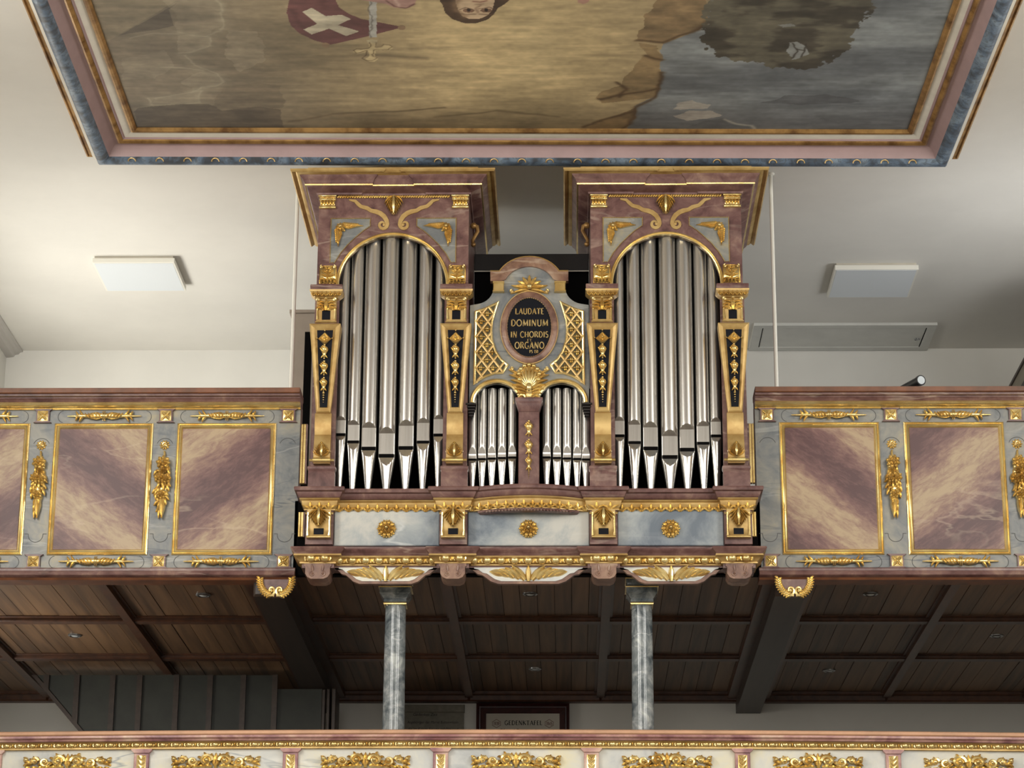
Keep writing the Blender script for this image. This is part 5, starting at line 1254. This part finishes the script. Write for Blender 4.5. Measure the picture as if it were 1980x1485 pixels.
# ceiling hatch
t = thing('ceiling_hatch', (2.215, 3.3, ZC-.02), 'flat painted ceiling hatch with a small ring handle near the back wall', 'hatch')
h0, h1, g0, g1 = 1.56, 2.86, 3.03, 3.58
MB().box(h0+.07, h1-.07, g0+.05, g1-.05, ZC-.014, ZC-.001, .002).build('hatch_leaf', HATCH, t, smooth=0)
fp = [(h0, g0), (h1, g0), (h1, g1), (h0, g1)]
MB().sweep(fp, [(0, 0), (0, .02), (-.04, .022), (-.064, .018), (-.064, 0)], lambda u, v, h: (u, v, ZC-h), closed=True).build('hatch_frame', HATCH, t)
for xx in (h0+.067, h1-.067): MB().box(xx-.004, xx+.004, g0+.06, g1-.06, ZC-.016, ZC-.002).build('hinge_gap', BLACK, t, smooth=0)
q = atz(1773, 657, ZC-.02)
MB().tube([(q.x+.018*cos(a), q.y+.018*sin(a), ZC-.018) for a in [2*pi*i/16 for i in range(17)]], .003, 6).build('ring_handle', STEEL, t)
# black tubular spotlight peeping over the parapet
a, b = at(1781, 735, .5), at(1738, 757, .75)
t = thing('spotlight', (b.x, b.y, ZS+.22), 'black tubular spotlight with round pale lens above the parapet', 'spotlight')
d = (a-b).normalized(); e_ = b-d*.12
MB().tube([e_, b, a-d*.02, a-d*.019, a], [.023, .025, .028, .032, .032], 18).build('housing', BPLAS, t)
MB().tube([a-d*.004, a+d*.002], [.026, .025], 18).build('lens', LENS, t)
mid = (a+b)/2; MB().tube([mid+Vector((0, -.02, .002)), mid+d*.07+Vector((0, -.025, .002))], [.008, .008], 8).build('silver_label', STEEL, t)
MB().tube([mid-d*.02, Vector((mid.x-.01, mid.y, ZS+.225))], .009, 10).build('stand', BPLAS, t); MB().lathe([(.12, ZS+.22), (.12, ZS+.228), (.02, ZS+.24)], mid.x-.01, mid.y, 20).build('stand_base', BPLAS, t)
# grey cabinet against the right-hand wall
p_ = at(1950, 751, 3.4); zc_ = atz(1950, 751, 1)
xq = X(1952, 748, 3.2); zq_ = Z(749, 3.2, 1950)
t = thing('side_cabinet', (xq+.25, 2.5, ZS+.22), 'grey brown panelled cabinet along the side wall beyond the spotlight', 'cabinet')
MB().box(xq, WXR-.02, 1.9, 3.2, ZS+.232, zq_-.02).build('cabinet_body', CABG, t, smooth=0)
MB().box(xq-.012, WXR-.02, 1.89, 3.212, zq_-.02, zq_, .003).build('cabinet_top', BEAMW, t, smooth=0)
for k in range(2): MB().box(xq-.006, xq+.002, 1.98+.6*k, 2.5+.6*k, ZS+.5, zq_-.14, .004).build('cabinet_panel', STEEL if False else GREEN, t, smooth=0)

# ------------------------------------------------------------------ memorial boards on the back wall
yw = YB-.03
t = thing('memorial_board', (X(1010, 1405, yw), yw, Z(1440, yw)-.3), 'memorial board in dark red wooden frame on the wall below the gallery', 'plaque')
bl, br, bt = X(921, 1390, yw), X(1101, 1390, yw), Z(1361, yw)
bb = bt-.75; il, ir, it_ = X(940, 1390, yw), X(1083, 1390, yw), Z(1381, yw)
pa = MB().box(il-.01, ir+.01, yw, yw+.02, bb+.06, it_+.01).build('board', PAPER, t, smooth=0)
fw = il-bl
MB().sweep([(bl, bb), (br, bb), (br, bt), (bl, bt)], [(0, -.02), (0, .02), (-.012, .024), (-.02, .014), (-.03, .014), (-.034, .02), (-fw, .008), (-fw, -.02)], xz(yw), closed=True).build('frame', MAHO, t, smooth=15)
m = MB(); lettering(m, 'GEDENKTAFEL', X(1012, 1398, yw), Z(1402, yw), X(1049, 1398, yw)-X(976, 1398, yw), .031, yw-.0005, .001)
m.build('title_lettering', TEXTK, t, smooth=0)
for txt, px in (('1939', 960), ('1945', 1062)):
    xc_ = X(px, 1398, yw); zc0_ = Z(1402.5, yw)
    m = MB(); lettering(m, txt, xc_, zc0_, .04, .024, yw-.0005, .001)
    m.sweep([(xc_+.034*cos(2*pi*i/12)*(1 if i % 2 else .82), zc0_+.012+.024*sin(2*pi*i/12)*(1 if i % 3 else 1.25)) for i in range(12)], [(-.0015, 0), (-.0015, .001), (.0015, .001), (.0015, 0)], xz(yw-.0005), closed=True); m.build('year_emblem', TEXTR, t, smooth=0)
def textmesh(txt, size, mat, name, x, z, Y, parent, width=None, shear=0):
    c = bpy.data.curves.new(name, 'FONT'); c.body = txt; c.size = size; c.align_x = 'CENTER'; c.resolution_u = 3; c.shear = shear
    o = bpy.data.objects.new(name+'_tmp', c); col.objects.link(o)
    dg = bpy.context.evaluated_depsgraph_get(); me = bpy.data.meshes.new_from_object(o.evaluated_get(dg)); bpy.data.objects.remove(o)
    A = np.array([v.co[:] for v in me.vertices]); sx_ = (width/(A[:, 0].max()-A[:, 0].min())) if width else 1
    for v in me.vertices: v.co = (v.co.x*sx_, 0, v.co.y)
    me.materials.clear(); me.materials.append(mat); me.update()
    return put(name, me, (x, Y, z), parent)
textmesh('Pfarrei Buttenwiesen', .036, TEXTK, 'parish_lettering', X(1012, 1410, yw), Z(1416, yw), yw-.0008, t, X(1057, 1400, yw)-X(969, 1400, yw))
t = thing('memorial_plaque', (X(838, 1405, yw), yw, Z(1440, yw)-.3), 'grey stone plaque with black lettering partly behind a column', 'plaque')
sl, sr, stp_ = X(778, 1390, yw), X(897, 1390, yw), Z(1363, yw)
MB().box(sl, sr, yw, yw+.028, stp_-.7, stp_-.04, .003).build('slab', STONE, t, smooth=0)
MB().box(sl-.004, sr+.004, yw-.014, yw+.028, stp_-.055, stp_, .004).build('head_moulding', STONE, t, smooth=0)
textmesh('Gedenket Zeit', .03, TEXTK, 'lettering', X(822, 1385, yw), Z(1384.5, yw), yw-.0008, t, X(846, 1385, yw)-X(799, 1385, yw), .15)
textmesh('Angehörigen der Pfarrei Buttenwiesen', .026, TEXTK, 'lettering', X(837, 1398, yw), Z(1399, yw), yw-.0008, t, X(887, 1398, yw)-X(788, 1398, yw), .15)
textmesh('die im Kriege für uns gefallen sind', .026, TEXTK, 'lettering', X(837, 1408, yw), Z(1412, yw), yw-.0008, t, X(885, 1398, yw)-X(788, 1398, yw), .15)
